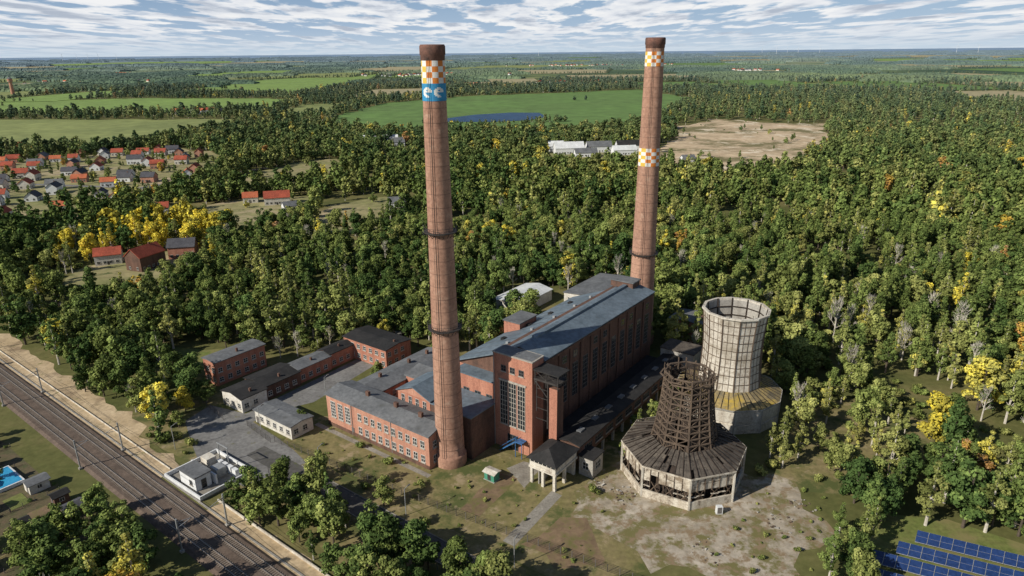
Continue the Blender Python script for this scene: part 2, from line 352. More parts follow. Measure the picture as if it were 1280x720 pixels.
# ------------------------------------------------------------ chimneys
def brick_chimney(x,y,H,r0,r1,bands,rings,blue=None):
    c=Ob('brick_chimney',x,y,True)
    rad=lambda z:r0+(r1-r0)*(z/H)**.85
    c.lathe('shaft',M['chimney'],(x,y),[(r0+.4,0),(r0+.4,2.5),(r0+.05,3)]+[(rad(z),z) for z in np.linspace(3,H-3.2,24)],40)
    rt=rad(H-3)
    c.lathe('head',M['chimney_top'],(x,y),[(rt,H-3.2),(rt+.12,H-3),(rt+.14,H-2.2),(rt+.28,H-2),(rt+.28,H-.4),(rt+.1,H),(rt-.35,H),(rt-.4,H-6)],40)
    for z in rings:
        r=rad(z)
        c.lathe('platform_deck',M['steel'],(x,y),[(r+.02,z-.12),(r+.95,z-.12),(r+.95,z+.08),(r+.02,z+.08)],32)
        for zz in (.6,1.15): c.lathe('railing',M['steel'],(x,y),[(r+.92,z+zz),(r+.98,z+zz),(r+.98,z+zz+.07),(r+.92,z+zz+.07),(r+.92,z+zz)],32)
        for i in range(20):
            t=i*math.tau/20; q=(x+(r+.93)*math.cos(t),y+(r+.93)*math.sin(t))
            c.strut('railing_posts',M['steel'],(*q,z),(*q,z+1.2),.07)
            c.strut('brackets',M['steel'],(x+r*math.cos(t),y+r*math.sin(t),z-1.2),(*q,z-.1),.1)
    for z in np.arange(5,H-6,3.1):
        if any(b0-1<z<b1+1 for b0,b1 in bands): continue
        r=rad(z); c.lathe('iron_hoops',M['hoop'],(x,y),[(r+.0,z),(r+.035,z),(r+.035,z+.08),(r,z+.08)],40)
    t=math.radians(250)
    for da in (-.06,.06):
        c.strut('ladder',M['steel'],(x+(r0+.35)*math.cos(t+da),y+(r0+.35)*math.sin(t+da),3),(x+(r1+.35)*math.cos(t+da),y+(r1+.35)*math.sin(t+da),H-2.5),.07)
    n=24
    for b0,b1 in bands:
        rows=max(2,round((b1-b0)/1.25)); 
        for j in range(rows):
            z0=b0+(b1-b0)*j/rows; z1=b0+(b1-b0)*(j+1)/rows
            for i in range(n//2):
                kk=(i+j)%2; m='white' if kk==0 else ('orange' if (i//2+j*3)%3 else 'yellow')
                t0=i*math.tau/(n/2)
                c.lathe('painted_check_'+m,M[m],(x,y),[(rad(z0)+.05,z0),(rad(z1)+.05,z1)],4,0,False,t0,t0+math.tau/(n/2))
    if blue:
        z0,z1=blue; nn=72; rows=14
        for j in range(rows):
            for i in range(nn):
                za=z0+(z1-z0)*j/rows; zb=z0+(z1-z0)*(j+1)/rows
                th=(i+.5)/nn*math.tau; arc=(th-1.5*math.pi)*rad(za); zz=(za+zb)/2-(z0+z1)/2
                white=False
                for off in (-1.35,1.35,-1.35+8,1.35+8,-1.35-8,1.35-8):
                    dx=arc-off; rr=math.hypot(dx,zz*1.15)
                    if .52<rr<1.12 and not(dx>.2 and -.75<zz<-.12): white=True
                    if rr<=.7 and -.12<zz<.22: white=True
                m='white' if white else 'blue_band'
                c.lathe('painted_band_'+m,M[m],(x,y),[(rad(za)+.05,za),(rad(zb)+.05,zb)],1,0,False,i/nn*math.tau,(i+1)/nn*math.tau)
    return c.finish(smooth=('shaft','head'))
M['chimney']=simple('chimney_brick',(.43,.25,.175),(.30,.165,.115),.22,.9,streak=True,dirt=((.52,.36,.265),.5,.55,.8),dirt2=((.19,.115,.085),.12,.58,.78))
M['chimney_top']=simple('chimney_sooty_brick',(.20,.10,.075),(.10,.06,.05),.5,.9)
M['hoop']=simple('rusty_hoops',(.2,.115,.085),(.13,.08,.06),1)
brick_chimney(-16.3,152.6,101.6,3.75,2.42,[(93.8,98.4)],[61.2,37.4],(90.2,93.8))
brick_chimney(46.0,228.5,103.8,4.75,2.85,[(95.2,99.6),(63.8,69.6)],[33.5])
# ------------------------------------------------------------ office complex
o=Ob('brick_office_building',-14,36)
o.box('front_wing_walls',M['brick_light'],-19.6,-10,17.8,57,0,9.4); o.box('front_wing_plinth',M['brick_dark'],-19.75,-19.603,17.8,57,0,1.0)
o.gable('front_wing_roof',M['roof_grey'],-19.6,-10,17.8,57,9.4,10.7,'b',.5,.3,wall=M['brick_light'])
o.box('end_wing_walls',M['brick_light'],-10,22,47,57.0,0,8.2); o.gable('end_wing_roof',M['roof_grey'],-9.4,22,47,57,8.2,9.6,'a',.5,.3,wall=M['brick'])
o.box('cross_wing_walls',M['brick'],-10,2,26,38,0,12.5); o.gable('cross_wing_roof',M['roof_blue'],-10,2,26,38,12.5,15,'a',.5,.3,wall=M['brick'])
o.box('middle_wing_walls',M['brick'],2,14,30.6,47,0,9.5); o.gable('middle_wing_roof',M['roof_grey'],2,14,30.6,47,9.5,10.8,'b',.5,.3,wall=M['brick'])
o.box('link_walls',M['brick_dark'],-9.9,1.4,12,25.9,0,12); o.box('link_roof',M['roof_blue'],-10.1,1.4,11.8,25.95,12,12.3)
for i,b in enumerate(np.arange(20,46,2.6)):
    for z in (1.5,5.6): o.win('-a',-19.6,b,1.35,z,z+2.0,2,2,'frame',bar=.13)
for b in (48.3,51.3,54.3): o.win('-a',-19.6,b,1.9,3.2,8.0,3,5,'frame',bar=.15)
for a in (-17.5,-14.8,-12.1):
    for z in (1.5,5.6): o.win('-b',17.8,a,1.2,z,z+1.9,2,2)
for b in (28,30.7,33.3,36): o.win('-a',-10,b,1.2,9.6,11.9,2,2,'frame',sill=False)
for a in np.arange(-8,2,2.6): o.win('-b',26,a,1.2,9.8,11.8,2,2,'frame',sill=False)
for a in np.arange(-6,20,3): o.win('-b',47,a,1.3,4.8,6.9,2,2)
for b in (24,33,44): o.box('roof_chimneys',M['brick_dark'],-15.4,-14.6,b,b+1.2,10.4,12.2)
for a in (-4,8,16): o.box('roof_chimneys',M['brick_dark'],a,a+.8,51.6,52.4,9.4,11)
o.strut('downpipes',M['galv'],(-19.75,31.2,0),(-19.75,31.2,9.3),.12); o.strut('downpipes',M['galv'],(-19.75,46.6,0),(-19.75,46.6,9.3),.12)
o.box('door',M['frame_grey'],-19.72,-19.55,46.0,47.0,.2,2.4)
o.finish()
def shed(name,a0,a1,b0,b1,z,wall,roof,rz=.5,axis='a',wins=True,fr='frame',ridge=.5,wh=1.4,sp=3.0,doors=False):
    q=Ob(name,(a0+a1)/2,(b0+b1)/2)
    q.box('walls',M[wall],a0,a1,b0,b1,0,z)
    q.gable('roof',M[roof],a0,a1,b0,b1,z,z+rz,axis,ridge,.22,wall=M[wall])
    if wins:
        for zz in (np.arange(1.3,z-1.2,3.2)):
            for b in np.arange(b0+1.5,b1-1,sp): q.win('-a',a0,b,wh,zz,zz+1.4,2,2,fr)
            for a in np.arange(a0+1.5,a1-1,sp): q.win('-b',b0,a,wh,zz,zz+1.4,2,2,fr)
    q.box('door',M['frame_grey'],a0-.06,a0+.02,b1-1.6,b1-.5,.0,2.1)
    if (a1-a0)>8: q.box('roof_vent',M['brick_dark'],(a0+a1)/2-.3,(a0+a1)/2+.3,b0+1.5,b0+2.1,z,z+1.6)
    return q.finish()
shed('brick_workshop',-25,-7,104.5,111.5,8,'brick','roof_grey',.4)
shed('low_brick_outbuilding',-30.5,-22,82.5,92.5,4.4,'plaster','roof_dark',1.0)
shed('low_brick_outbuilding',-21.8,-9,83.5,94,4.6,'brick_dark','roof_dark',1.0)
shed('low_brick_outbuilding',-8.8,4,84.5,91,4.8,'brick','roof_grey',.9)
shed('low_brick_outbuilding',4.2,15,85,91,5.2,'brick','roof_dark',1.0)
shed('gatehouse',-31.2,-24,58.3,75,3.9,'plaster','roof_grey',.5,'b')
shed('brick_depot_building',14.5,26,69,90,7,'brick','roof_dark',.7,'b')
shed('white_storage_shed',78,103,61.5,75,4.6,'plaster','roof_white',1.4,'a',wins=False)
shed('rear_outbuilding',96,126,31,51,7.5,'plaster','roof_grey',.8,'a',sp=4)
shed('rear_outbuilding',84,96,20,30,9,'white_clad','roof_grey',.4,'a')
shed('rear_outbuilding',93,104,-8,4,8,'brick','roof_grey',.5,'a')
t=Ob('storage_tank',84,36)
t.lathe('shell',M['white_clad'],(84,38),[(3.2,0),(3.2,8),(3.0,8.4),(0.01,9.2)],24); t.lathe('rim_band',M['galv'],(84,38),[(3.22,7.6),(3.3,7.6),(3.3,8.0),(3.22,8.0)],24); t.strut('ladder',M['steel'],(80.7,38,0),(80.7,38,8.3),.3,.08); t.finish()
# ------------------------------------------------------------ ash bunker, conveyor gallery
u=Ob('ash_bunker_house',-4,-9)
for a in (-8.6,-4.3,0):
    for b in (-12.6,-9.3,-6): u.box('concrete_columns',M['concrete_pale'],a-.35,a+.35,b-.35,b+.35,0,4.4)
u.box('back_wall',M['concrete'],-.2,.2,-12.2,-6.4,0,4.3); u.box('hopper_wall',M['concrete'],-8.4,-4.6,-8.0,-7.7,0,4.3)
u.box('floor_slab',M['concrete_pale'],-9.2,.8,-13.2,-5.4,4.4,4.9)
u.box('bunker_walls',M['concrete_pale'],-9,.6,-13,-5.6,4.9,6.1)
u.box('window_band',M['glass'],-8.9,.5,-12.9,-5.7,6.1,7.1)
for a in np.arange(-9,.7,1.2): u.box('window_posts',M['concrete_pale'],a,a+.15,-13,-12.85,6.1,7.1)
for b in np.arange(-13,-5.5,1.2): u.box('window_posts',M['concrete_pale'],-9,-8.85,b,b+.15,6.1,7.1)
e=.7;z=7.1
u.add('hip_roof',M['roof_dark'],[(-9-e,-13-e,z),(.6+e,-13-e,z),(.6+e,-5.6+e,z),(-9-e,-5.6+e,z),(-6.2,-9.3,9.4),(-2.4,-9.3,9.4)],[(0,1,5,4),(1,2,5),(2,3,4,5),(3,0,4),(0,3,2,1)])
u.box('side_annex',M['concrete'],1,6,-17.5,-13.6,0,5.2); u.box('side_annex_roof',M['roof_dark'],.7,6.3,-17.8,-13.3,5.2,5.5)
u.win('-a',1,-15.5,1.6,2,4,2,2,'frame'); u.win('-b',-17.5,3.5,2.4,2,4,3,2,'frame')
u.finish()
c=Ob('coal_conveyor_gallery',35,-10)
c.box('gallery_walls',M['brick_dark'],1.5,69,-13.3,-7.2,3.2,7.4)
for a in np.arange(3,69,5.5):
    c.box('pillars',M['concrete'],a,a+.6,-13.2,-12.6,0,3.2); c.box('pillars',M['concrete'],a,a+.6,-7.9,-7.3,0,3.2)
    c.win('-b',-13.3,a+2.8,3.6,4.6,6.3,4,2,'frame_grey')
c.gable('tar_roof',M['roof_dark'],1.5,69,-13.3,-7.2,7.4,8.1,'a',.5,.25)
for a in np.arange(6,66,7.3): c.box('roof_lights',M['roof_grey'],a,a+2.2,-10.9,-9.6,8.0,8.6)
c.box('end_tower',M['concrete'],64,72,-17,-6,0,9.5); c.box('end_tower_roof',M['drumroof'],63.7,72.3,-17.3,-5.7,9.5,9.8)
c.finish()
c=Ob('coal_yard_annex',30,-3)
c.box('walls',M['brick_dark'],6,66,-6.2,-.4,0,4.2); c.box('roof',M['roof_dark'],5.8,66.2,-6.5,-.38,4.2,4.5); c.finish()
q=Ob('green_kiosk',-13.5,2.5)
q.box('body',M['green_paint'],-14.6,-12.4,1.2,4.2,.15,2.2); q.gable('roof',M['concrete_pale'],-14.6,-12.4,1.2,4.2,2.2,2.6,'b',.5,.1); q.box('base',M['concrete'],-14.8,-12.2,1,4.4,0,.15); q.box('door',M['steel'],-14.64,-14.59,2.2,3.2,.3,2); q.finish()
# ------------------------------------------------------------ cooling towers
def ngon(c,r,z,n,ph): return [(c[0]+r*math.cos(ph+i*math.tau/n),c[1]+r*math.sin(ph+i*math.tau/n),z) for i in range(n)]
def timber_tower(x,y):
    T=Ob('derelict_timber_cooling_tower',x,y,True); C=(x,y); n=8; ph=math.radians(-97)
    r2=random.Random(3)
    T.lathe('basin_wall',M['tower_panels'],C,[(14.9,0),(14.9,2.1),(14.5,2.1),(14.5,.3)],n,ph)
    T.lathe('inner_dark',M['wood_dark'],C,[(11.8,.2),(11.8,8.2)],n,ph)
    def edge(r,z,t):
        k=int(t)%n; f=t-int(t); p=ngon(C,r,z,n,ph); a=Vector(p[k]);b=Vector(p[(k+1)%n]); return a+(b-a)*f
    m=n*6
    for i in range(m):
        t0=i*n/m; t1=t0+n/m*.97; te=min(t1,int(t0)+.9999)
        for z0,z1,pm in ((4.7,6.4,.2),(6.45,8.25,.07)):
            if r2.random()<pm: continue
            k0=r2.uniform(-.05,.16); dz=r2.uniform(-.15,.06)
            A_=edge(14.6+k0,z0+dz,t0);B_=edge(14.6+k0,z0+dz+r2.uniform(-.1,.1),te);C_=edge(14.6+k0*.5,z1,te);D_=edge(14.6+k0*.5,z1,t0)
            T.add('wall_panels',M['tower_panels'],[A_,B_,C_,D_],[(0,1,2,3)])
        T.strut('struts',M['wood'],edge(14.4,2.0,t0),edge(14.4,4.7,t0+(n/m if i%2 else -n/m)),.2)
        T.strut('panel_ribs',M['wood'] ,edge(14.74,4.4,t0),edge(14.74,8.3,t0),.15)
        T.strut('inner_posts',M['wood'],edge(13.2,0.2,t0+.08),edge(13.2,8.2,t0+.08),.22)
        if r2.random()<.6: T.strut('lower_rails',M['tower_panels'],edge(14.6,3.3,t0),edge(14.6,3.3+r2.uniform(-.3,.15),t0+n/m),.35,.12)
    for i in range(n): T.strut('corner_posts',M['concrete_pale'],edge(14.8,0,i),edge(14.8,8.3,i),.42)
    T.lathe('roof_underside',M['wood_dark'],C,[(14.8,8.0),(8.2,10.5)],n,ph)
    mm=m*2
    for i in range(mm):
        t0=i*n/mm; t1=min(t0+n/mm*.96,int(t0)+.9999)
        for f0,f1 in ((0,.34),(.34,.68),(.68,1)):
            if r2.random()<.09: continue
            dz2=r2.uniform(-.06,.06)
            P=lambda f,t: edge(15.0-6.8*f,8.5+2.5*f+dz2,t)
            T.add('roof_boards',M['drumroof'],[P(f0,t0),P(f0,t1),P(f1,t1),P(f1,t0)],[(0,1,2,3)])
        if i%2==0: T.strut('roof_ribs',M['wood_dark'],edge(15.0,8.62,t0),edge(8.2,11.12,t0),.16)
    T.lathe('eaves',M['tower_panels'],C,[(15.02,8.1),(15.15,8.1),(15.15,8.5),(15.02,8.5)],n,ph)
    H=28.0
    def R(z):
        u=(z-10.6)/(H-10.6); return 7.9-2.6*u**.8+ .9*max(0,u-.6)**1.2*1.2
    lv=np.linspace(10.6,H,12)
    N2=16
    def sp(i,z,k=0): return edge(R(z)+k,z,i*n/N2)
    for j in range(len(lv)-1):
        for i in range(N2):
            if r2.random()<(.03 if j<8 else .25): continue
            a,b,c_,d_=sp(i,lv[j],-.35),sp(i+1,lv[j],-.35),sp(i+1,lv[j+1],-.35),sp(i,lv[j+1],-.35)
            nb=6
            for q in range(nb):
                if r2.random()<.08: continue
                f0=q/nb+.02; f1=(q+1)/nb-.02
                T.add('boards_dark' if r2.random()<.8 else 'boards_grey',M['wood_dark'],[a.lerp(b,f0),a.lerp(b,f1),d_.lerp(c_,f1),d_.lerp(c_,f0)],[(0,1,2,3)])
    T.parts['boards_grey'][0]=M['wood']
    for i in range(N2):
        for j in range(len(lv)-1):
            T.strut('lattice_posts',M['wood'],sp(i,lv[j]),sp(i,lv[j+1]),.32)
            if i%2==j%2: T.strut('lattice_braces',M['wood'],sp(i,lv[j]),sp(i+1,lv[j+1]),.15)
            else: T.strut('lattice_braces',M['wood'],sp(i+1,lv[j]),sp(i,lv[j+1]),.15)
    for z in lv:
        for i in range(N2): T.strut('ring_beams',M['wood'],sp(i,z,.05),sp(i+1,z,.05),.3)
    for i in range(N2):
        T.strut('crown_gallery',M['wood'],sp(i,H-1.4,.0),sp(i,H-.6,1.0),.2)
        if r2.random()<.7: T.strut('crown_gallery',M['wood'],sp(i,H-.6,1.0),sp(i+1,H-.6,1.0),.35,.2)
        if r2.random()<.6: T.strut('crown_gallery',M['wood'],sp(i,H-.6,.9),sp(i,H+r2.uniform(.3,1.2),.9),.16)
        if r2.random()<.5: T.strut('crown_gallery',M['wood'],sp(i,H,0),sp(i,H+r2.uniform(.5,1.6),.2),.2)
    T.finish()
timber_tower(41.8,146.0)
def concrete_tower(x,y):
    T=Ob('cooling_tower',x,y,True); C=(x,y); n=12; ph=math.radians(-100)
    T.lathe('drum_wall',M['concrete_pale'],C,[(14.9,0),(14.9,2.6),(14.5,2.6),(14.5,3.3),(14.8,3.3),(14.8,7.0)],n,ph)
    T.lathe('eaves',M['concrete'],C,[(14.8,6.8),(15.1,6.8),(15.1,7.2),(14.9,7.2)],n,ph)
    T.lathe('drum_roof',M['lichen'],C,[(15.0,7.15),(8.8,9.6)],n,ph)
    H=31.6
    R=lambda z: 8.8-.75*math.sin(math.pi*min(1,max(0,(z-9)/(H-9)))*.95)+.25*((z-9)/(H-9))**2
    zs=np.linspace(9.2,H,10)
    T.lathe('shaft',M['tower2'],C,[(R(z),z) for z in zs],n,ph)
    T.lathe('shaft_inside',M['concrete'],C,[(R(z)-.35,z) for z in zs],n,ph)
    T.lathe('rim',M['concrete_pale'],C,[(R(H)-.4,H),(R(H)+.4,H),(R(H)+.4,H-.5),(R(H)+.02,H-.6)],n,ph)
    T.lathe('rim_inner',M['concrete_pale'],C,[(R(H)-.42,H-.8),(R(H)-.42,H-.01)],n,ph)
    def edge(k,z,t):
        p=ngon(C,R(z)+k,z,n,ph); i=int(t)%n; return Vector(p[i]).lerp(Vector(p[(i+1)%n]),t-int(t))
    for i in range(n*3):
        for j in range(len(zs)-1):
            T.strut('vertical_ribs',M['wood'],edge(.05,zs[j],i/3),edge(.05,zs[j+1],i/3),.28 if i%3==0 else .09)
            if i%3==0: T.strut('inner_ribs',M['wood_dark'],edge(-.5,zs[j],i/3),edge(-.5,zs[j+1],i/3),.3)
    for z in zs[1:-1]:
        for i in range(n):
            T.strut('ring_ribs',M['wood'],edge(.06,z,i),edge(.06,z,i+.9999),.15); T.strut('inner_rings',M['wood_dark'],edge(-.5,z,i),edge(-.5,z,i+.9999),.25)
    for i in range(n*4):
        t=ph+i*math.tau/(n*4); T.strut('roof_ribs',M['wood_dark'],(x+14.5*math.cos(t),y+14.5*math.sin(t),7.35),(x+8.9*math.cos(t),y+8.9*math.sin(t),9.66),.1)
    for i in range(n): T.strut('drum_posts',M['concrete'],(*ngon(C,14.85,0,n,ph)[i][:2],0),(*ngon(C,14.85,0,n,ph)[i][:2],7),.3)
    for i in range(9): T.strut('rim_railing',M['steel'],(x+9*math.cos(i*.7),y+9*math.sin(i*.7),H),(x+9*math.cos(i*.7),y+9*math.sin(i*.7),H+1.1),.08)
    T.finish()
M['tower2']=simple('tower_render_panels',(.66,.62,.54),(.44,.39,.32),.3,streak=True,dirt=((.22,.17,.12),.6,.52,.72),dirt2=((.3,.26,.2),.15,.5,.7))
concrete_tower(62.8,178.5)
q=Ob('white_cabinet',46,130.5,True); q.box('body',M['white_clad'],46,47.4,129.8,130.8,.1,1.9); q.box('plinth',M['concrete'],45.9,47.5,129.7,130.9,0,.1); q.box('door',M['frame_grey'],46.2,47.2,129.77,129.8,.2,1.8); q.finish()
def rubble(a,b,n,r):
    q=Ob('rubble_pile',a,b); rr=random.Random(int(a*7+b))
    for i in range(n):
        x=a+rr.gauss(0,r); y=b+rr.gauss(0,r); s=rr.uniform(.12,.45)
        p=Vector((x,y,s*.2)); d=Vector((rr.uniform(-1,1),rr.uniform(-1,1),rr.uniform(-.15,.4))).normalized()
        q.strut('blocks_pale' if i%2 else 'blocks_brown',M['concrete'] if i%2 else M['wood'],p,p+d*s*rr.uniform(1,2.2),s,s*.6)
    q.finish()
for a,b,n,r in ((0,-26,30,1.6),(12,-58,26,2),(-8,-50,20,1.6),(20,-62,20,1.4),(-27,83,15,.8),(1,-19.5,20,.8)): rubble(a,b,n,r)
# ------------------------------------------------------------ substation
q=Ob('railway_substation',-54,61)
q.box('platform',M['path'],-61.0,-46.8,53,69.4,0,.35)
for a0,a1,b0,b1 in ((-61.0,-46.8,53,53.35),(-61.0,-46.8,69.05,69.4),(-61.0,-60.65,53.35,69.05),(-47.15,-46.8,53.35,69.05)): q.box('perimeter_wall',M['white_clad'],a0,a1,b0,b1,.35,1.3)
q.box('hut_walls',M['white_clad'],-59.6,-55.6,57,64,.35,4.0); q.box('hut_roof',M['roof_grey'],-59.9,-55.3,56.7,64.3,4.0,4.3)
q.win('-a',-59.6,59,1.2,1.6,2.8,1,1,'frame_grey'); q.win('-b',57,-57.5,1.2,.5,2.9,1,2,'frame_grey')
q.box('transformer',M['galv'],-53.5,-51,58,61,.35,2.6); q.box('transformer_housing',M['concrete_pale'],-53,-50.5,63,66,.35,3.4)
for k2 in range(4): q.box('switch_cabinets',M['white_clad'],-50.6,-49.6,54.6+k2*2.2,56.2+k2*2.2,.35,2.3)
for b in (60,64): q.strut('gantry',M['galv'],(-49,b,.3),(-49,b,6),.18)
q.strut('gantry',M['galv'],(-49,59.5,6),(-49,64.5,6),.2); q.box('fin_wall',M['white_clad'],-55,-54.6,56,67,.35,3)
q.finish()
# ------------------------------------------------------------ fences & lamps
def fence(pts,hh=1.9,name='wire_fence'):
    f=Ob(name,*pts[0])
    for (a0,b0),(a1,b1) in zip(pts,pts[1:]):
        d=math.dist((a0,b0),(a1,b1)); n=max(1,int(d/2.6))
        for i in range(n+1):
            t=i/n; a=a0+(a1-a0)*t; b=b0+(b1-b0)*t; f.strut('posts',M['frame_grey'],(a,b,0),(a,b,hh),.11)
        for z in (.15,.5,.85,1.2,1.5,1.8): f.strut('wires',M['steel'],(a0,b0,z),(a1,b1,z),.035)
    f.finish()
fence([(-34.5,61.5),(-31.8,24.5),(-29.5,.5),(-24.9,-36),(-20,-70)])
fence([(-35.5,62),(-34,75)]); fence([(-36,84),(-34,98),(-28,103)]); fence([(-44.5,50),(-45,-60)])
def lamp(a,b):
    q=Ob('street_lamp',a,b); q.strut('pole',M['galv'],(a,b,0),(a,b,7),.14); q.strut('arm',M['galv'],(a,b,7),(a+1.2,b,7.3),.1); q.box('lamp_head',M['frame_grey'],a+1.0,a+1.8,b-.15,b+.15,7.2,7.4); q.finish()
for a,b in ((-36.3,40),(-36,10),(-35,-20),(-33,70),(-52.5,80),(-10,70)): lamp(a,b)
# ------------------------------------------------------------ solar farm
for i,(a,b,nn) in enumerate(((21.4,-85,16),(15.3,-82.3,16),(9.3,-78.5,16),(3.2,-77,16))):
    q=Ob('solar_panel_row',a,b)
    for j in range(nn):
        b1=b-j*2.2; a1=a+j*.42
        for kx in range(2):
            f0=kx*.5;f1=kx*.5+.485
            P0=Vector((a1-1.2,b1,.9));P1=Vector((a1+1.1,b1,2.35)); w_=Vector((.42,-2.15,0))*.96
            p=[P0.lerp(P1,f0),P0.lerp(P1,f0)+w_,P0.lerp(P1,f1)+w_,P0.lerp(P1,f1)]
            q.add('cells',M['pv'],[v+Vector((0,0,.03)) for v in p],[(0,1,2,3)])
        p=[P0-Vector((.08,0,.05)),P0+w_*1.04-Vector((.08,0,.05)),P1+w_*1.04,P1]
        q.add('aluminium_frame',M['galv'],p,[(0,1,2,3)])
        if j%3==0: q.strut('posts',M['galv'],(a1,b1,0),(a1,b1,1.5),.1)
    q.finish()
# ------------------------------------------------------------ distant land use
def inpoly(x,y,P):
    c=False;n=len(P);j=n-1
    for i in range(n):
        xi,yi=P[i];xj,yj=P[j]
        if (yi>y)!=(yj>y) and x<(xj-xi)*(y-yi)/(yj-yi)+xi: c=not c
        j=i
    return c
W=lambda name,pts,z,m: sheet(name,pts,z,M[m],False)
FLD=[]
def field(name,pts,z,m,j=0):
    pp=jit(pts,j,j*2.5) if j else pts
    W(name,pp,z,m); FLD.append(pp)
field('field',[(-1500,800),(-640,770),(-448,770),(-395,1000),(-423,1130),(-614,1160),(-1500,1250)],.30,'field_olive',12)
field('field',[(-290,1010),(-150,900),(60,890),(160,950),(238,1120),(400,1500),(351,1914),(-100,1700),(-279,1466)],.30,'field_green',14)
field('sand_pit',[(140,620),(150,746),(195,830),(215,930),(300,1060),(370,1010),(450,975),(385,860),(365,760),(300,680),(245,590),(180,570)],.25,'sandpit',12)
field('clearing',[(-240,505),(-235,590),(-200,690),(-165,680),(-150,600),(-160,535)],.2,'meadow',9)
field('clearing',[(-125,395),(-128,470),(-95,500),(-62,450),(-80,395)],.2,'meadow',5)
field('clearing',[(30,620),(25,690),(50,750),(150,745),(140,650),(100,610)],.22,'meadow',6)
field('clearing',[(-210,425),(-212,470),(-180,500),(-145,500),(-132,440),(-150,405),(-185,400)],.24,'meadow',4)
field('house_yard',[(-205,292),(-215,335),(-196,352),(-160,356),(-152,330),(-165,290)],.21,'meadow',3)
field('village_green',[(-640,640),(-504,700),(-380,790),(-300,720),(-250,560),(-290,420),(-330,375),(-440,350),(-560,440)],.15,'meadow',8)
NF0=len(FLD)
field('field',[(-975,2000),(-559,1850),(-500,2500),(-645,3672),(-1008,2927)],.5,'field_bright')
field('field',[(-1300,1350),(-700,1280),(-450,1350),(-480,1650),(-900,1750),(-1350,1600)],.35,'field_bright',14)
field('field',[(-420,1190),(-330,1200),(-310,1500),(-430,1480)],.35,'field_olive',10)
field('field',[(500,1900),(1100,1800),(1200,2100),(600,2250)],.45,'field_olive',14)
fr=random.Random(31); cand=[(-750,1530,300,300),(-700,2600,400,400)]
nf=0
for i in range(2400):
    D=1750*math.exp(fr.random()*1.85); t=fr.uniform(-.72,.72); x=D*math.sin(t); y=D*math.cos(t)
    if t>.12 and fr.random()<.6: continue
    wl=D*fr.uniform(.045,.12); dl=D*fr.uniform(.08,.18)
    if any(abs(x-c[0])<(wl+c[2]) and abs(y-c[1])<(dl+c[3]) for c in cand): continue
    if y-dl<1950 and -300<x<420: continue
    cand.append((x,y,wl,dl)); sk=fr.uniform(-.3,.3)*wl; nf+=1
    field('field',[(x-wl+sk,y-dl),(x+wl+sk*.5,y-dl*fr.uniform(.8,1)),(x+wl-sk,y+dl),(x-wl*fr.uniform(.7,1)-sk,y+dl*.9)],.55+nf*.012,fr.choice(['field_green','field_bright','field_olive','field_tan','field_tan']))
    if nf>70: break
W('lake',[(-118,1072),(-90,1058),(-20,1052),(30,1075),(58,1130),(50,1205),(0,1215),(-60,1180),(-100,1120)],.6,'water')
W('village_road',[(-300,540),(-230,640),(-224,634),(-294,532)],.26,'asphalt')
W('village_road',[(-560,600),(-300,545),(-300,539),(-560,593)],.26,'asphalt')
# ------------------------------------------------------------ houses
def house(x,y,rot,wd,dp,hz,wall,roof,name='family_house',q=None,simple_=False):
    own=q is None
    if own: q=Ob(name,x,y,True)
    cs,sn=math.cos(rot),math.sin(rot)
    q.xf=lambda v:(x+v[0]*cs-v[1]*sn,y+v[0]*sn+v[1]*cs,v[2])
    sfx='' if own else '_'+wall; sf2='' if own else '_'+roof
    q.box('walls'+sfx,M[wall],-wd/2,wd/2,-dp/2,dp/2,0,hz); q.gable('roof'+sf2,M[roof],-wd/2,wd/2,-dp/2,dp/2,hz,hz+dp*.42,'a',.5,.3,wall=M[wall] if own else None)
    if not simple_:
        for a in np.arange(-wd/2+1.6,wd/2-1,2.8): q.win('-b',-dp/2,a,1.2,1,2.4,2,1,sill=False); q.win('+b',dp/2,a,1.2,1,2.4,2,1,sill=False)
        for b in (-dp/4,dp/4): q.win('-a',-wd/2,b,1.2,1,2.4,2,1,sill=False); q.win('+a',wd/2,b,1.2,1,2.4,2,1,sill=False)
        q.box('chimney',M['brick_dark'],wd/5,wd/5+.7,-.3,.4,hz+1,hz+dp*.42+1); q.box('door',M['steel'],-.5,.5,-dp/2-.05,-dp/2+.02,0,2.1)
    if own: q.finish()
hs=random.Random(5); HP=[]
roofs=['roof_red','orange_tile','roof_red','orange_tile','anthracite','anthracite','roof_red','roof_grey']
tries=0
VIL=[(-640,640),(-504,700),(-390,780),(-320,720),(-265,565),(-300,440),(-345,385),(-440,360),(-550,450)]
while len(HP)<118 and tries<8000:
    tries+=1; x=hs.uniform(-640,-260); y=hs.uniform(375,780)
    if not inpoly(x,y,VIL) or any(math.dist((x,y),p)<17 for p in HP): continue
    HP.append((x,y)); house(x,y,hs.choice([.2,.2,1.77])+hs.uniform(-.15,.15),hs.uniform(8.5,13),hs.uniform(7,9),hs.uniform(3,5.5),hs.choice(['plaster','white_clad','white_clad','brick_light']),hs.choice(roofs))
for x,y,r,w_,d_,z_,wa,ro in ((-165,476,.3,17,10,5,'plaster','roof_red'),(-186,482,.3,10,8,4,'plaster','orange_tile'),(-182,326,1.2,15,10,7,'brick_dark','roof_red'),(-172,345,.2,13,9,6,'brick','anthracite'),(-205,334,.4,12,8,5,'plaster','roof_red'),(-78,462,.2,12,8,3.5,'white_clad','roof_grey'),(165,640,.2,12,9,4,'white_clad','roof_grey'),(-235,450,.3,11,8,4,'plaster','roof_red'),(-222,520,.5,11,8,4,'plaster','anthracite'),(-150,455,.6,9,7,3,'white_clad','roof_grey')):
    house(x,y,r,w_,d_,z_,wa,ro); HP.append((x,y))
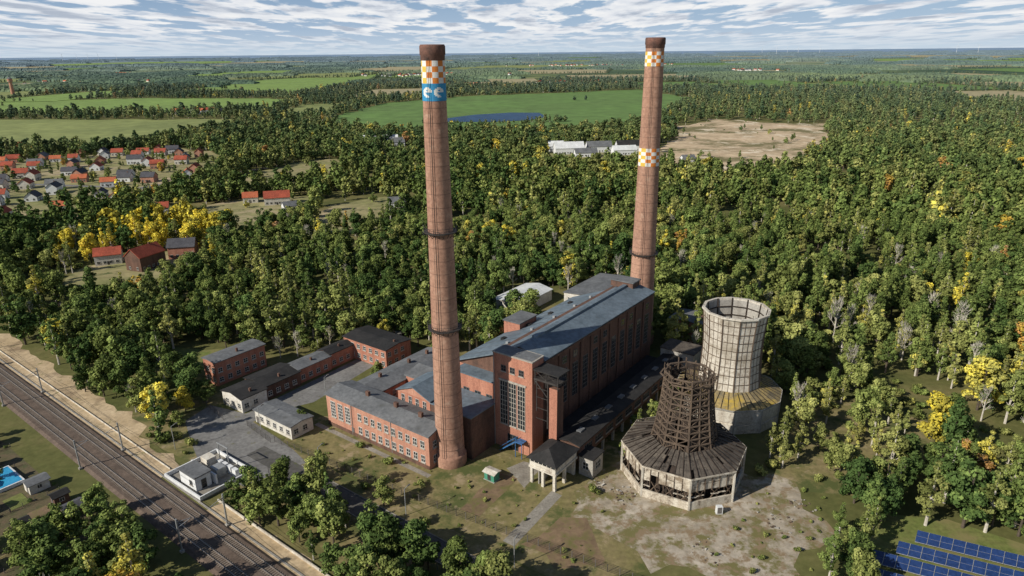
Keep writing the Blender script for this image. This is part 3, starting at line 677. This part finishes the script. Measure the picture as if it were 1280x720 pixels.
for x,y,r,w_,d_,z_ in ((-150,800,.1,40,14,5),(60,712,.12,30,14,6),(92,722,.12,26,12,6),(128,728,.1,34,12,6),(75,690,.1,22,10,4),(115,700,.15,24,10,5),(48,735,.1,16,12,5),(-130,790,.2,18,12,4)):
    house(x,y,r,w_,d_,z_,'white_clad',hs.choice(['roof_grey','roof_white','roof_dark']),'farm_building'); HP.append((x,y))
for cx_,cy_,sx_,sy_,nn_ in ((230,2350,170,120,46),(-1500,1320,260,60,50),(-330,3350,300,150,60),(1300,3600,300,150,40),(-1700,2900,350,150,50),(-560,1260,60,40,10),(600,5200,500,200,60),(-2600,4200,600,150,60),(-180,2250,100,60,20)):
    q=Ob('distant_village',cx_,cy_,True)
    for i in range(nn_): house(cx_+hs.gauss(0,sx_*.5),cy_+hs.gauss(0,sy_*.5),hs.uniform(0,3),14,9,5,hs.choice(['plaster','white_clad']),hs.choice(['orange_tile','roof_red','anthracite']),q=q,simple_=True)
    q.xf=None; q.finish()
al=random.Random(9)
sheet('allotment_gardens',[(-140,60),(-79,60),(-78,160),(-140,160)],.012,M['soil'])
sheds=[]
while len(sheds)<20:
    a=al.uniform(-106,-80); b=al.uniform(66,128)
    if -92<a<-78 and 90<b<109: continue
    if any(math.dist((a,b),s_)<7 for s_ in sheds): continue
    sheds.append((a,b)); i=len(sheds)
    w_=al.uniform(2.6,5.2); q=Ob('garden_shed',a,b); q.box('walls',M[al.choice(['wood','plaster','concrete','brick_dark'])],a,a+w_,b,b+w_*.8,0,2.4)
    q.gable('roof',M[al.choice(['roof_dark','roof_red','roof_grey','anthracite'])],a,a+w_,b,b+w_*.8,2.4,3.1,'a',.5,.12); q.box('door',M['frame_grey'],a-.05,a+.02,b+1,b+1.9,0,2); q.win('-b',b,a+w_/2,1,1,1.9,2,1,sill=False); q.finish()
    sheet('vegetable_bed',[(a-5,b-3),(a-1,b-3),(a-1,b+3),(a-5,b+3)],.02+i*.005,M[al.choice(['lawn_green','soil','dirt','lawn'])])
    fence([(a-5.5,b-3.4),(a+5,b-3.4)],1.1,'garden_fence')
q=Ob('swimming_pool',-85,101); q.box('rim',M['white_clad'],-88,-82.2,96,106.5,0,.9); q.box('water',M['pool'],-87.6,-82.6,96.4,106.1,.85,.94); q.finish()
# ------------------------------------------------------------ trees
def quads_mesh(name,C,Nn,S,shade,trunk,mats):
    n=len(C); r=rng.normal(size=(n,3)); t=np.cross(Nn,r); t/=np.linalg.norm(t,axis=1)[:,None]+1e-9; b=np.cross(Nn,t)
    s=S[:,None]; asp=rng.uniform(.6,1.1,size=(n,1))
    V=np.stack([C-t*s-b*s*asp*.6,C+t*s*.7-b*s*asp,C+t*s+b*s*asp*.7,C-t*s*.6+b*s*asp],1).reshape(-1,3)
    nv=len(V); tv,tf=trunk
    verts=np.vstack([V,np.array(tv)]) if len(tv) else V
    faces=[tuple(range(4*i,4*i+4)) for i in range(n)]+[tuple(k+nv for k in f) for f in tf]
    me=bpy.data.meshes.new(name); me.from_pydata(verts.tolist(),[],faces)
    for m in mats: me.materials.append(m)
    me.polygons.foreach_set('material_index',np.array([0]*n+[1]*len(tf),dtype=np.int32))
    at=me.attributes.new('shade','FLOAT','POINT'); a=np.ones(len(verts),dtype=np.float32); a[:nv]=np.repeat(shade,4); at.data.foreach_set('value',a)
    return me
def cone(vs,fs,p,q,r0,r1,n=6):
    p=Vector(p);q=Vector(q);d=(q-p).normalized(); up=Vector((0,0,1)) if abs(d.z)<.9 else Vector((1,0,0)); x=d.cross(up).normalized(); y=x.cross(d)
    k=len(vs)
    for c,r in ((p,r0),(q,r1)):
        for i in range(n):
            t=i*math.tau/n; vs.append(tuple(c+x*r*math.cos(t)+y*r*math.sin(t)))
    for i in range(n): fs.append((k+i,k+(i+1)%n,k+n+(i+1)%n,k+n+i))
def tree_mesh(name,kind,H,R,nl,ls,seed,bark='bark'):
    global rng
    rng=np.random.default_rng(seed); rr=random.Random(seed); tv,tf=[],[]
    blobs=[]
    if kind=='round':
        z0=H*.22
        for i in range(24):
            u=rr.random(); zz=z0+(H-z0)*u; prof=math.sqrt(max(0,1-((u-.42)/.62)**2)); ang=rr.uniform(0,6.28); rad=R*prof*rr.uniform(.25,.95)
            blobs.append((rad*math.cos(ang),rad*math.sin(ang),zz+rr.uniform(-.6,.8),R*rr.uniform(.17,.38)))
        blobs.append((0,0,H*.55,R*.5)); blobs.append((rr.uniform(-1,1),rr.uniform(-1,1),H*.86,R*.34))
    elif kind=='tall':
        z0=H*.2
        for i in range(20):
            u=i/20+rr.uniform(-.03,.03); zz=z0+(H-z0)*u; prof=math.sin(math.pi*min(1,max(.08,u*.82+.18))); ang=rr.uniform(0,6.28); rad=R*prof*rr.uniform(.1,.75)
            blobs.append((rad*math.cos(ang),rad*math.sin(ang),zz,R*rr.uniform(.26,.46)*max(.5,prof)))
    elif kind=='pine':
        z0=H*.32
        for i in range(26):
            u=i/26; zz=z0+(H-z0)*u; prof=(1-u)**.6*.95+.08; ang=i*2.4+rr.uniform(-.4,.4); rad=R*prof*rr.uniform(.35,.8)
            blobs.append((rad*math.cos(ang),rad*math.sin(ang),zz,R*rr.uniform(.24,.36)*(.5+prof*.6)))
    elif kind=='bush':
        for i in range(9):
            ang=rr.uniform(0,6.28); rad=R*rr.uniform(0,.7); blobs.append((rad*math.cos(ang),rad*math.sin(ang),H*rr.uniform(.25,.75),R*rr.uniform(.3,.45)))
    elif kind=='bare':
        for i in range(16):
            u=rr.random(); ang=rr.uniform(0,6.28); rad=R*(1-u*.5)*rr.uniform(.2,.8); blobs.append((rad*math.cos(ang),rad*math.sin(ang),H*(.35+.6*u),R*.35))
    if kind!='bush':
        cone(tv,tf,(0,0,-.3),(0,0,H*.5),H*.024,H*.014,7); cone(tv,tf,(0,0,H*.5),(0,0,H*.93),H*.014,.03,5)
        for bl in blobs[:12] if kind!='bare' else blobs:
            cone(tv,tf,(0,0,max(H*.2,bl[2]*.72)),(bl[0]*.9,bl[1]*.9,bl[2]),H*.008,.03,4)
            if kind=='bare':
                for _ in range(9):
                    cone(tv,tf,(bl[0]*.6,bl[1]*.6,bl[2]*.9),(bl[0]+rr.uniform(-1,1),bl[1]+rr.uniform(-1,1),bl[2]+rr.uniform(.3,2.0)),.09,.03,3)
    wts=np.array([b[3]**2 for b in blobs]); wts/=wts.sum(); idx=rng.choice(len(blobs),nl,p=wts); B_=np.array(blobs)
    d=rng.normal(size=(nl,3)); d[:,2]+=.25; d/=np.linalg.norm(d,axis=1)[:,None]
    rad=B_[idx,3]*rng.uniform(.5,1.25,nl)**.7; C=B_[idx,:3]+d*rad[:,None]*np.array([1,1,.85])
    C[:,2]=np.maximum(C[:,2],.15)
    Nn=d*1.1+rng.normal(size=(nl,3))*.45; Nn[:,2]+=.35; Nn/=np.linalg.norm(Nn,axis=1)[:,None]
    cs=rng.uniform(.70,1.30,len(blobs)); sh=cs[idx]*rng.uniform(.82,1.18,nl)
    S=ls*rng.uniform(.6,1.25,nl)*.5
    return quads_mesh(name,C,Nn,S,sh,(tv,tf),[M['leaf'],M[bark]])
spec=[('round',12,4.4,2200,.62,1,'bark'),('round',13,4.9,2500,.64,2,'bark'),('round',10.5,3.8,1800,.58,3,'bark'),('round',14,4.2,2200,.62,4,'bark'),
 ('tall',14,2.9,1400,.48,5,'bark_birch'),('tall',15.5,3.2,1500,.48,6,'bark_birch'),('pine',14,3.1,1600,.52,7,'bark'),('pine',15.5,3.3,1700,.52,8,'bark'),
 ('bush',3.0,2.4,550,.45,9,'bark'),('bare',12.5,3.6,300,.35,10,'bark_birch'),
 ('round',12,5.0,380,1.45,11,'bark'),('round',13,4.8,380,1.45,12,'bark'),('pine',14.5,3.7,330,1.2,13,'bark'),('tall',14,3.4,300,1.2,14,'bark_birch')]
protos=[tree_mesh('tree_form_%02d'%i,*s) for i,s in enumerate(spec)]
def grove(seed):
    r=np.random.default_rng(seed); nx,ny=44,14; vs=[];fs=[]
    for j in range(ny):
        for i in range(nx):
            x=(i/(nx-1)-.5)*2; y=(j/(ny-1)-.5)*2; e=1-max(abs(x)**6,abs(y)**4)
            z=max(0,e)**.5*(11+r.uniform(-3,3.5)) if e>0 else -1
            vs.append((x*110+r.uniform(-2,2),y*38+r.uniform(-2,2),z))
    for j in range(ny-1):
        for i in range(nx-1): a=j*nx+i; fs.append((a,a+1,a+nx+1,a+nx))
    me=bpy.data.meshes.new('grove_form'); me.from_pydata(vs,[],fs); me.materials.append(M['leaf'])
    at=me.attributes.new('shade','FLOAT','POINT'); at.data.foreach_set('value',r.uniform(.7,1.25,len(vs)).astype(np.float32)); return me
protos+=[grove(1),grove(2)]
pc=bpy.data.collections.new('tree_forms')
for i,me in enumerate(protos):
    ob=bpy.data.objects.new('form_%02d'%i,me); pc.objects.link(ob)
KIND=['round']*4+['tall']*2+['pine']*2+['bush','bare']
SITE=[(-62,30),(-62,76),(-54,78),(-50,94),(-38,99),(-32,103),(-26,116),(-4,116),(2,100),(17,95),(30,93),(33,66),(34,58),(40,40),(76,42),(76,80),(106,80),(108,56),(130,56),(130,26),(92,16),(78,8),(75,-20),(72,-46),(54,-50),(36,-50),(34,-56),(28,-66),(18,-76),(0,-77),(-60,-77),(-60,30)]
SOL=[(-30,-74),(12,-75),(24,-82),(32,-94),(36,-150),(-30,-150)]
CLR=[(26,-54),(44,-52),(66,-50),(84,-60),(80,-80),(56,-78),(34,-72)]
GRS=[(-30,118),(-14,118),(-8,130),(-16,146),(-28,138)]
ALL=[(-150,40),(-74,40),(-74,165),(-150,165)]
def fn(x,y,s,o=0): return noise.noise(Vector((x*s,y*s,o)))*.5+.5
pts=[];idxs=[];scl=[];rots=[];hues=[];haze_tints=[]
pr=random.Random(21)
def hue_at(x,y):
    n=fn(x,y,.012,3)*.6+fn(x,y,.05,9)*.4
    h=-.01+.62*n+pr.uniform(-.15,.15)
    if x>60 and y<900: h+=.05
    h=min(h,.55)
    r=pr.random(); aut=fn(x,y,.02,91)
    if r<.016+(.12 if aut>.66 else 0): h=pr.uniform(.56,.66)
    elif r<.024+(.16 if aut>.66 else 0): h=pr.uniform(.74,.86)
    d=math.dist((x,y),(-200,375))
    if d<44 and pr.random()<.82: h=pr.uniform(.62,.70)
    return min(max(h,.02),.98)
BOX=[]
for P in FLD: 
    xs=[p[0] for p in P]; ys=[p[1] for p in P]; BOX.append((min(xs),max(xs),min(ys),max(ys),P))
def infield(x,y):
    for x0,x1,y0,y1,P in BOX:
        if x0<x<x1 and y0<y<y1 and inpoly(x,y,P): return True
    return False
def blocked(x,y,a,b):
    ra=a-(b-90)*.022
    if -79<ra<-53 and b>-100: return True
    if -160<a<135 and -155<b<170:
        if inpoly(a,b,SITE) or inpoly(a,b,SOL) or inpoly(a,b,GRS) or inpoly(a,b,ALL): return True
    return infield(x,y)
def put(x,y,i,s,h,hz):
    if i in (4,5,13) and h<.55: h=min(.55,h+.08)
    if i in (6,7,12) and h>.34: h=.16+h*.28
    pts.append((x,y,0)); idxs.append(i); scl.append(s); rots.append(pr.uniform(0,6.28)); hues.append(h); haze_tints.append(hz)
def choose(x,y):
    right=x>90+0.05*y
    n=fn(x,y,.016,17); r=pr.random()
    if right and y>230: w=(.24,.22,.48) if n>.42 else (.36,.38,.12)
    elif right: w=(.30,.44,.07)
    else: w=(.62,.24,.06) if n>.4 else (.38,.44,.1)
    if r<w[0]: return pr.choice([0,1,2,3])
    if r<w[0]+w[1]: return pr.choice([4,5])
    if r<w[0]+w[1]+w[2]: return pr.choice([6,7])
    return pr.choice([8,9,9,0])
def zone(r0,r1,sp,lo):
    x=-r1
    while x<r1:
        y=40
        while y<r1:
            X=x+pr.uniform(-.5,.5)*sp; Y=y+pr.uniform(-.5,.5)*sp; D=math.hypot(X,Y)
            if r0<=D<r1 and abs(math.atan2(X,Y))<.80:
                a,b=toL(X,Y)
                if not blocked(X,Y,a,b) and not any(abs(X-p[0])<9 and abs(Y-p[1])<9 for p in HP if D<900):
                    ci=D<430 and inpoly(a,b,CLR); gap=fn(X,Y,.02,30)*.6+fn(X,Y,.006,41)*.4
                    if ci:
                        if pr.random()<.9: put(X,Y,pr.choice([8,4,4,2,0]),pr.uniform(.45,.95),pr.uniform(.35,.55),0)
                    elif gap<.39 and D<1300 and pr.random()<.8:
                        if not lo: put(X,Y,8,pr.uniform(.5,1.2),min(.55,hue_at(X,Y)+.1),0)
                    else:
                        i=choose(X,Y); s=pr.uniform(.52,1.12)+.4*(fn(X,Y,.03,55)-.4)
                        if pr.random()<.07: s*=1.28
                        if lo: i={0:10,1:11,2:10,3:11,4:13,5:13,6:12,7:12,8:10,9:13}[i]; s=s*1.05+.06
                        if i==8: s*=1.2
                        hh_=hue_at(X,Y)
                        if math.dist((X,Y),(-182,310))<30: s*=.6
                        elif math.dist((X,Y),(-200,375))<44 and not lo: s=max(s,1.15)
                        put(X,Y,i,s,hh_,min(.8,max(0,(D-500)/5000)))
            y+=sp
        x+=sp
zone(60,430,6.2,False); zone(430,1000,8.2,True); zone(1000,2600,17,True)
for i in range(760):
    x=pr.uniform(-660,-250); y=pr.uniform(360,790)
    if infield(x,y) and all(math.dist((x,y),p)>8 for p in HP): put(x,y,pr.choice([10,11,13]),pr.uniform(.25,.7),hue_at(x,y),.03)
for i in range(330):
    x=pr.uniform(-275,-65); y=pr.uniform(430,695)
    if infield(x,y) and fn(x,y,.03,4)>.5 and all(math.dist((x,y),p)>14 for p in HP): put(x,y,pr.choice([10,11,13,8]),pr.uniform(.25,.7),hue_at(x,y),.03)
for i in range(180):
    x=pr.uniform(140,450); y=pr.uniform(590,1050)
    if infield(x,y) and fn(x,y,.012,8)>.55: put(x,y,pr.choice([10,12,8]),pr.uniform(.3,.6),hue_at(x,y),.05)
for P in FLD[:2]+FLD[NF0:]:
    for i in range(len(P)):
        if pr.random()<.6:
            p,q=P[i],P[(i+1)%len(P)]; dd=math.dist(p,q); n=min(60,max(1,int(dd/13)))
            if abs(p[0])<170 and p[1]<960: continue
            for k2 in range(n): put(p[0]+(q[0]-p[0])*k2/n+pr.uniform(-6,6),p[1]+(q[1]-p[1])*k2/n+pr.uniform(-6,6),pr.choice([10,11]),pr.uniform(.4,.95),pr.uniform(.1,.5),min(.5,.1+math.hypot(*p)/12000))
for i in range(46):
    t=i/45; put(-130+t*215+pr.uniform(-4,4),1035+(t-.4)**2*60+pr.uniform(-8,4),pr.choice([10,11,13]),pr.uniform(.25,.5)+(.35 if t>.72 or t<.12 else 0),pr.uniform(.15,.5),.14)
for i in range(2000):
    D=1500*math.exp(pr.random()*.6); t=pr.uniform(-.8,.8); x=D*math.sin(t); y=D*math.cos(t)
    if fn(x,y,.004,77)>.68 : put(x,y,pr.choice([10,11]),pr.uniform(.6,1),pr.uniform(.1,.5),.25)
for i in range(5200):
    D=2500*math.exp(pr.random()*2.3); t=pr.uniform(-.82,.82); x=D*math.sin(t); y=D*math.cos(t)
    if infield(x,y): continue
    if fn(x,y,.0012,5)>.53: continue
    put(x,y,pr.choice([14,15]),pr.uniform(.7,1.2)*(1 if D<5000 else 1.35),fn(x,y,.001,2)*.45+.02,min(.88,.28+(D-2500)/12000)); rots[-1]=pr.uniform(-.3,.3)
print('instances',len(pts))
me=bpy.data.meshes.new('forest_points'); me.from_pydata(pts,[],[])
for nm,ty,vals in (('idx','INT',idxs),('scl','FLOAT',scl),('rotz','FLOAT',rots),('hue','FLOAT',hues),('haze','FLOAT',haze_tints)):
    at=me.attributes.new(nm,ty,'POINT'); at.data.foreach_set('value',np.array(vals,dtype=np.int32 if ty=='INT' else np.float32))
fo=bpy.data.objects.new('forest',me); scene.collection.objects.link(fo)
ng=bpy.data.node_groups.new('scatter','GeometryNodeTree')
ng.interface.new_socket('Geometry',in_out='INPUT',socket_type='NodeSocketGeometry'); ng.interface.new_socket('Geometry',in_out='OUTPUT',socket_type='NodeSocketGeometry')
gi=ng.nodes.new('NodeGroupInput'); go=ng.nodes.new('NodeGroupOutput'); iop=ng.nodes.new('GeometryNodeInstanceOnPoints')
ci=ng.nodes.new('GeometryNodeCollectionInfo'); ci.inputs['Collection'].default_value=pc; ci.inputs['Separate Children'].default_value=True; ci.inputs['Reset Children'].default_value=True
def na(nm,dt):
    n=ng.nodes.new('GeometryNodeInputNamedAttribute'); n.data_type=dt; n.inputs[0].default_value=nm
    return [s for s in n.outputs if s.name=='Attribute' and s.enabled][0] if any(s.name=='Attribute' for s in n.outputs) else n.outputs[0]
lk=ng.links.new
lk(gi.outputs[0],iop.inputs['Points']); lk(ci.outputs[0],iop.inputs['Instance']); iop.inputs['Pick Instance'].default_value=True
lk(na('idx','INT'),iop.inputs['Instance Index']); lk(na('scl','FLOAT'),iop.inputs['Scale'])
cx=ng.nodes.new('ShaderNodeCombineXYZ'); lk(na('rotz','FLOAT'),cx.inputs[2]); er=ng.nodes.new('FunctionNodeEulerToRotation'); lk(cx.outputs[0],er.inputs[0]); lk(er.outputs[0],iop.inputs['Rotation'])
lk(iop.outputs[0],go.inputs[0])
md=fo.modifiers.new('scatter','NODES'); md.node_group=ng
nm={'round':'deciduous_tree','tall':'birch_tree','pine':'pine_tree','bush':'shrub','bare':'bare_tree'}
def tree(a,b,i,s,h):
    ob=bpy.data.objects.new(nm[KIND[i]],protos[i]); scene.collection.objects.link(ob); ob.location=L(a,b,0); ob.scale=(s,s,s*pr.uniform(.9,1.1)); ob.rotation_euler=(0,0,pr.uniform(0,6.28))
    ob['hue']=h; ob['haze']=0.0
def fill(a0,a1,b0,b1,sp,ids,s0,s1,h0,h1,p=1):
    a=a0
    while a<a1:
        b=b0
        while b<b1:
            if pr.random()<p: tree(a+pr.uniform(-.4,.4)*sp,b+pr.uniform(-.4,.4)*sp,pr.choice(ids),pr.uniform(s0,s1),pr.uniform(h0,h1))
            b+=sp
        a+=sp
fill(-56,-46,16,47,4.6,[0,1,2,3,4],.55,.9,.15,.45)
fill(-56,-46,-26,12,4.8,[0,1,2,3],.55,.9,.15,.45,.95)
fill(-94,-76,40,66,5,[0,1,2,3],.5,.85,.15,.4,.9)
fill(-112,-78,68,130,5.5,[0,2,8,8],.25,.5,.15,.6,.55)
fill(-36,-34,-60,40,6,[8,2],.35,.7,.3,.5,.5)
fill(-34,-24,-66,-44,5,[8,2],.4,.6,.2,.5,.35)
fill(-6,22,-77,-71,4.2,[8,2,0,4],.5,.8,.2,.45,.9)
fill(-31,-20,-30,58,3.4,[8],.10,.34,.3,.55,.5)
fill(-18,-3,-30,14,4.2,[8],.08,.28,.35,.55,.35)
fill(-14,28,-68,-50,3.6,[8],.10,.42,.3,.55,.5)
fill(62,76,-22,-8,5,[8,2,4],.5,.8,.3,.5,.6)
fill(-53,-46,72,100,5,[8,8,2],.4,.9,.2,.55,.6)
for a,b,i,s,h in ((-25,62,2,.45,.3),(-8,66,2,.5,.3),(-24,28,8,.8,.4),(-23,40,8,.7,.35),(-26,15,8,.6,.45),(28,-20,4,.8,.45),(22,-19.5,4,.7,.4),(34,-19,2,.7,.35),(16,-19,8,1.2,.4),(44,-20,2,.8,.3),(30,-15,8,1.2,.35),(-4,-20.5,8,.8,.4),(36,-50,4,.75,.5),(44,-51,4,.8,.45),(33,-54,4,.7,.5),(31,-52,8,1,.5),(27,-50,8,.9,.5),(38,-52,4,.9,.45),(40,-56,5,.7,.5),(-40,97,2,.7,.66),(-46,90,2,.5,.4),(-52,86,8,1.2,.3),(-33,97,3,.6,.3),(4,62,2,.6,.3),(8,66,0,.5,.45)):
    tree(a,b,i,s,h)
# ------------------------------------------------------------ horizon things
def turbine(x,y,hh=130):
    q=Ob('wind_turbine',x,y,True); q.lathe('tower',M['white_clad'],(x,y),[(2.6,0),(1.4,hh)],10); q.box('nacelle',M['white_clad'],x-2,x+2,y-5,y+5,hh-1,hh+3)
    r0=pr.uniform(0,2)
    for i in range(3):
        t=r0+i*math.tau/3; q.strut('blade',M['white_clad'],(x,y-6,hh+1),(x+52*math.cos(t),y-6,hh+1+52*math.sin(t)),2.6,1)
    q.finish()
for u in (-.62,-.60,-.585,-.57,-.545,.35,.37,.385,.40,.43,.62,.65,-.12,-.10,.04):
    D=pr.uniform(13000,17000); turbine(D*u,D)
q=Ob('water_tower',-1400,2000,True); q.lathe('shaft',M['brick_light'],(-1400,2000),[(5,0),(4,32),(6.5,34),(6.5,42),(1,46)],16); q.lathe('band',M['stone'],(-1400,2000),[(6.6,34),(6.6,35)],16); q.lathe('roof',M['roof_grey'],(-1400,2000),[(7.2,42),(.2,47)],16); q.finish()
# ------------------------------------------------------------ world, sun
el=math.radians(33); az=(.86,.51)
w=bpy.data.worlds.new('World'); scene.world=w; w.use_nodes=True; nt=w.node_tree; nt.nodes.clear()
sky=N(nt,'ShaderNodeTexSky',sky_type='NISHITA'); sky.sun_disc=False; sky.sun_elevation=el; sky.sun_rotation=math.atan2(-az[0],-az[1])%math.tau; sky.altitude=150; sky.air_density=1.0; sky.dust_density=.3; sky.ozone_density=2.5
tc=N(nt,'ShaderNodeTexCoord'); sp=N(nt,'ShaderNodeSeparateXYZ'); nt.links.new(tc.outputs['Generated'],sp.inputs[0])
hz=N(nt,'ShaderNodeMapRange'); nt.links.new(sp.outputs[2],hz.inputs[0]); hz.inputs[1].default_value=0; hz.inputs[2].default_value=.16; hz.inputs[3].default_value=.9; hz.inputs[4].default_value=0
grad=ramp(nt,math_n(nt,'MULTIPLY',sp.outputs[2],8.0,True),[(0,(8.0,9.7,11.5)),(.25,(5.2,7.4,10.8)),(.6,(3.1,5.4,10.0))])
skc=mixc(nt,hz.outputs[0],sky.outputs[0],grad)
bg=N(nt,'ShaderNodeBackground'); bg.inputs[1].default_value=.07; nt.links.new(skc,bg.inputs[0])
zz=math_n(nt,'ADD',math_n(nt,'MAXIMUM',sp.outputs[2],0),.045)
px=math_n(nt,'DIVIDE',sp.outputs[0],zz); py=math_n(nt,'DIVIDE',sp.outputs[1],zz)
def cvec(off):
    cb=N(nt,'ShaderNodeCombineXYZ'); nt.links.new(px,cb.inputs[0]); nt.links.new(math_n(nt,'ADD',math_n(nt,'MULTIPLY',py,.42),off),cb.inputs[1]); return cb.outputs[0]
nz=noise_node(nt,cvec(0),1.5,8,.55)
big=noise_node(nt,cvec(0),.25,2,.5)
dens=math_n(nt,'ADD',nz,math_n(nt,'MULTIPLY',math_n(nt,'SUBTRACT',big,.5),.45))
mask=ramp(nt,dens,[(.44,(0,0,0)),(.51,(1,1,1))])
nz2=noise_node(nt,cvec(.28),1.5,8,.55)
ccol=ramp(nt,math_n(nt,'SUBTRACT',nz,math_n(nt,'MULTIPLY',math_n(nt,'SUBTRACT',nz2,nz),-.9)),[(.44,(1.0,1.0,1.0)),(.54,(.84,.87,.92)),(.64,(.48,.54,.64))])
bg2=N(nt,'ShaderNodeBackground'); bg2.inputs[1].default_value=.92; nt.links.new(ccol,bg2.inputs[0])
fade=N(nt,'ShaderNodeMapRange'); nt.links.new(sp.outputs[2],fade.inputs[0]); fade.inputs[1].default_value=.002; fade.inputs[2].default_value=.03; fade.inputs[3].default_value=.2
fade2=N(nt,'ShaderNodeMapRange'); nt.links.new(sp.outputs[2],fade2.inputs[0]); fade2.inputs[1].default_value=.10; fade2.inputs[2].default_value=.35; fade2.inputs[3].default_value=1; fade2.inputs[4].default_value=.03
fm=math_n(nt,'MULTIPLY',math_n(nt,'MULTIPLY',mask,fade.outputs[0]),math_n(nt,'MULTIPLY',fade2.outputs[0],.95))
ms=N(nt,'ShaderNodeMixShader'); nt.links.new(fm,ms.inputs[0]); nt.links.new(bg.outputs[0],ms.inputs[1]); nt.links.new(bg2.outputs[0],ms.inputs[2])
wo=N(nt,'ShaderNodeOutputWorld'); nt.links.new(ms.outputs[0],wo.inputs[0])
sl=bpy.data.lights.new('sun','SUN'); sl.energy=5.0; sl.angle=math.radians(.5); sl.color=(1,.94,.83)
so=bpy.data.objects.new('sun',sl); scene.collection.objects.link(so)
so.rotation_euler=Vector((az[0]*math.cos(el),az[1]*math.cos(el),-math.sin(el))).to_track_quat('-Z','Y').to_euler()
# ------------------------------------------------------------ camera
cam=bpy.data.cameras.new('camera'); cam.sensor_width=36; cam.lens=36*853/1280; cam.clip_start=1; cam.clip_end=200000
co=bpy.data.objects.new('camera',cam); scene.collection.objects.link(co); scene.camera=co
co.matrix_world=Matrix.Translation((0,0,100))@(Matrix.Rotation(math.radians(90-19.1),4,'X')@Matrix.Rotation(math.radians(-0.58),4,'Z'))
scene.view_settings.view_transform='Standard'; scene.view_settings.look='None'; scene.view_settings.exposure=0
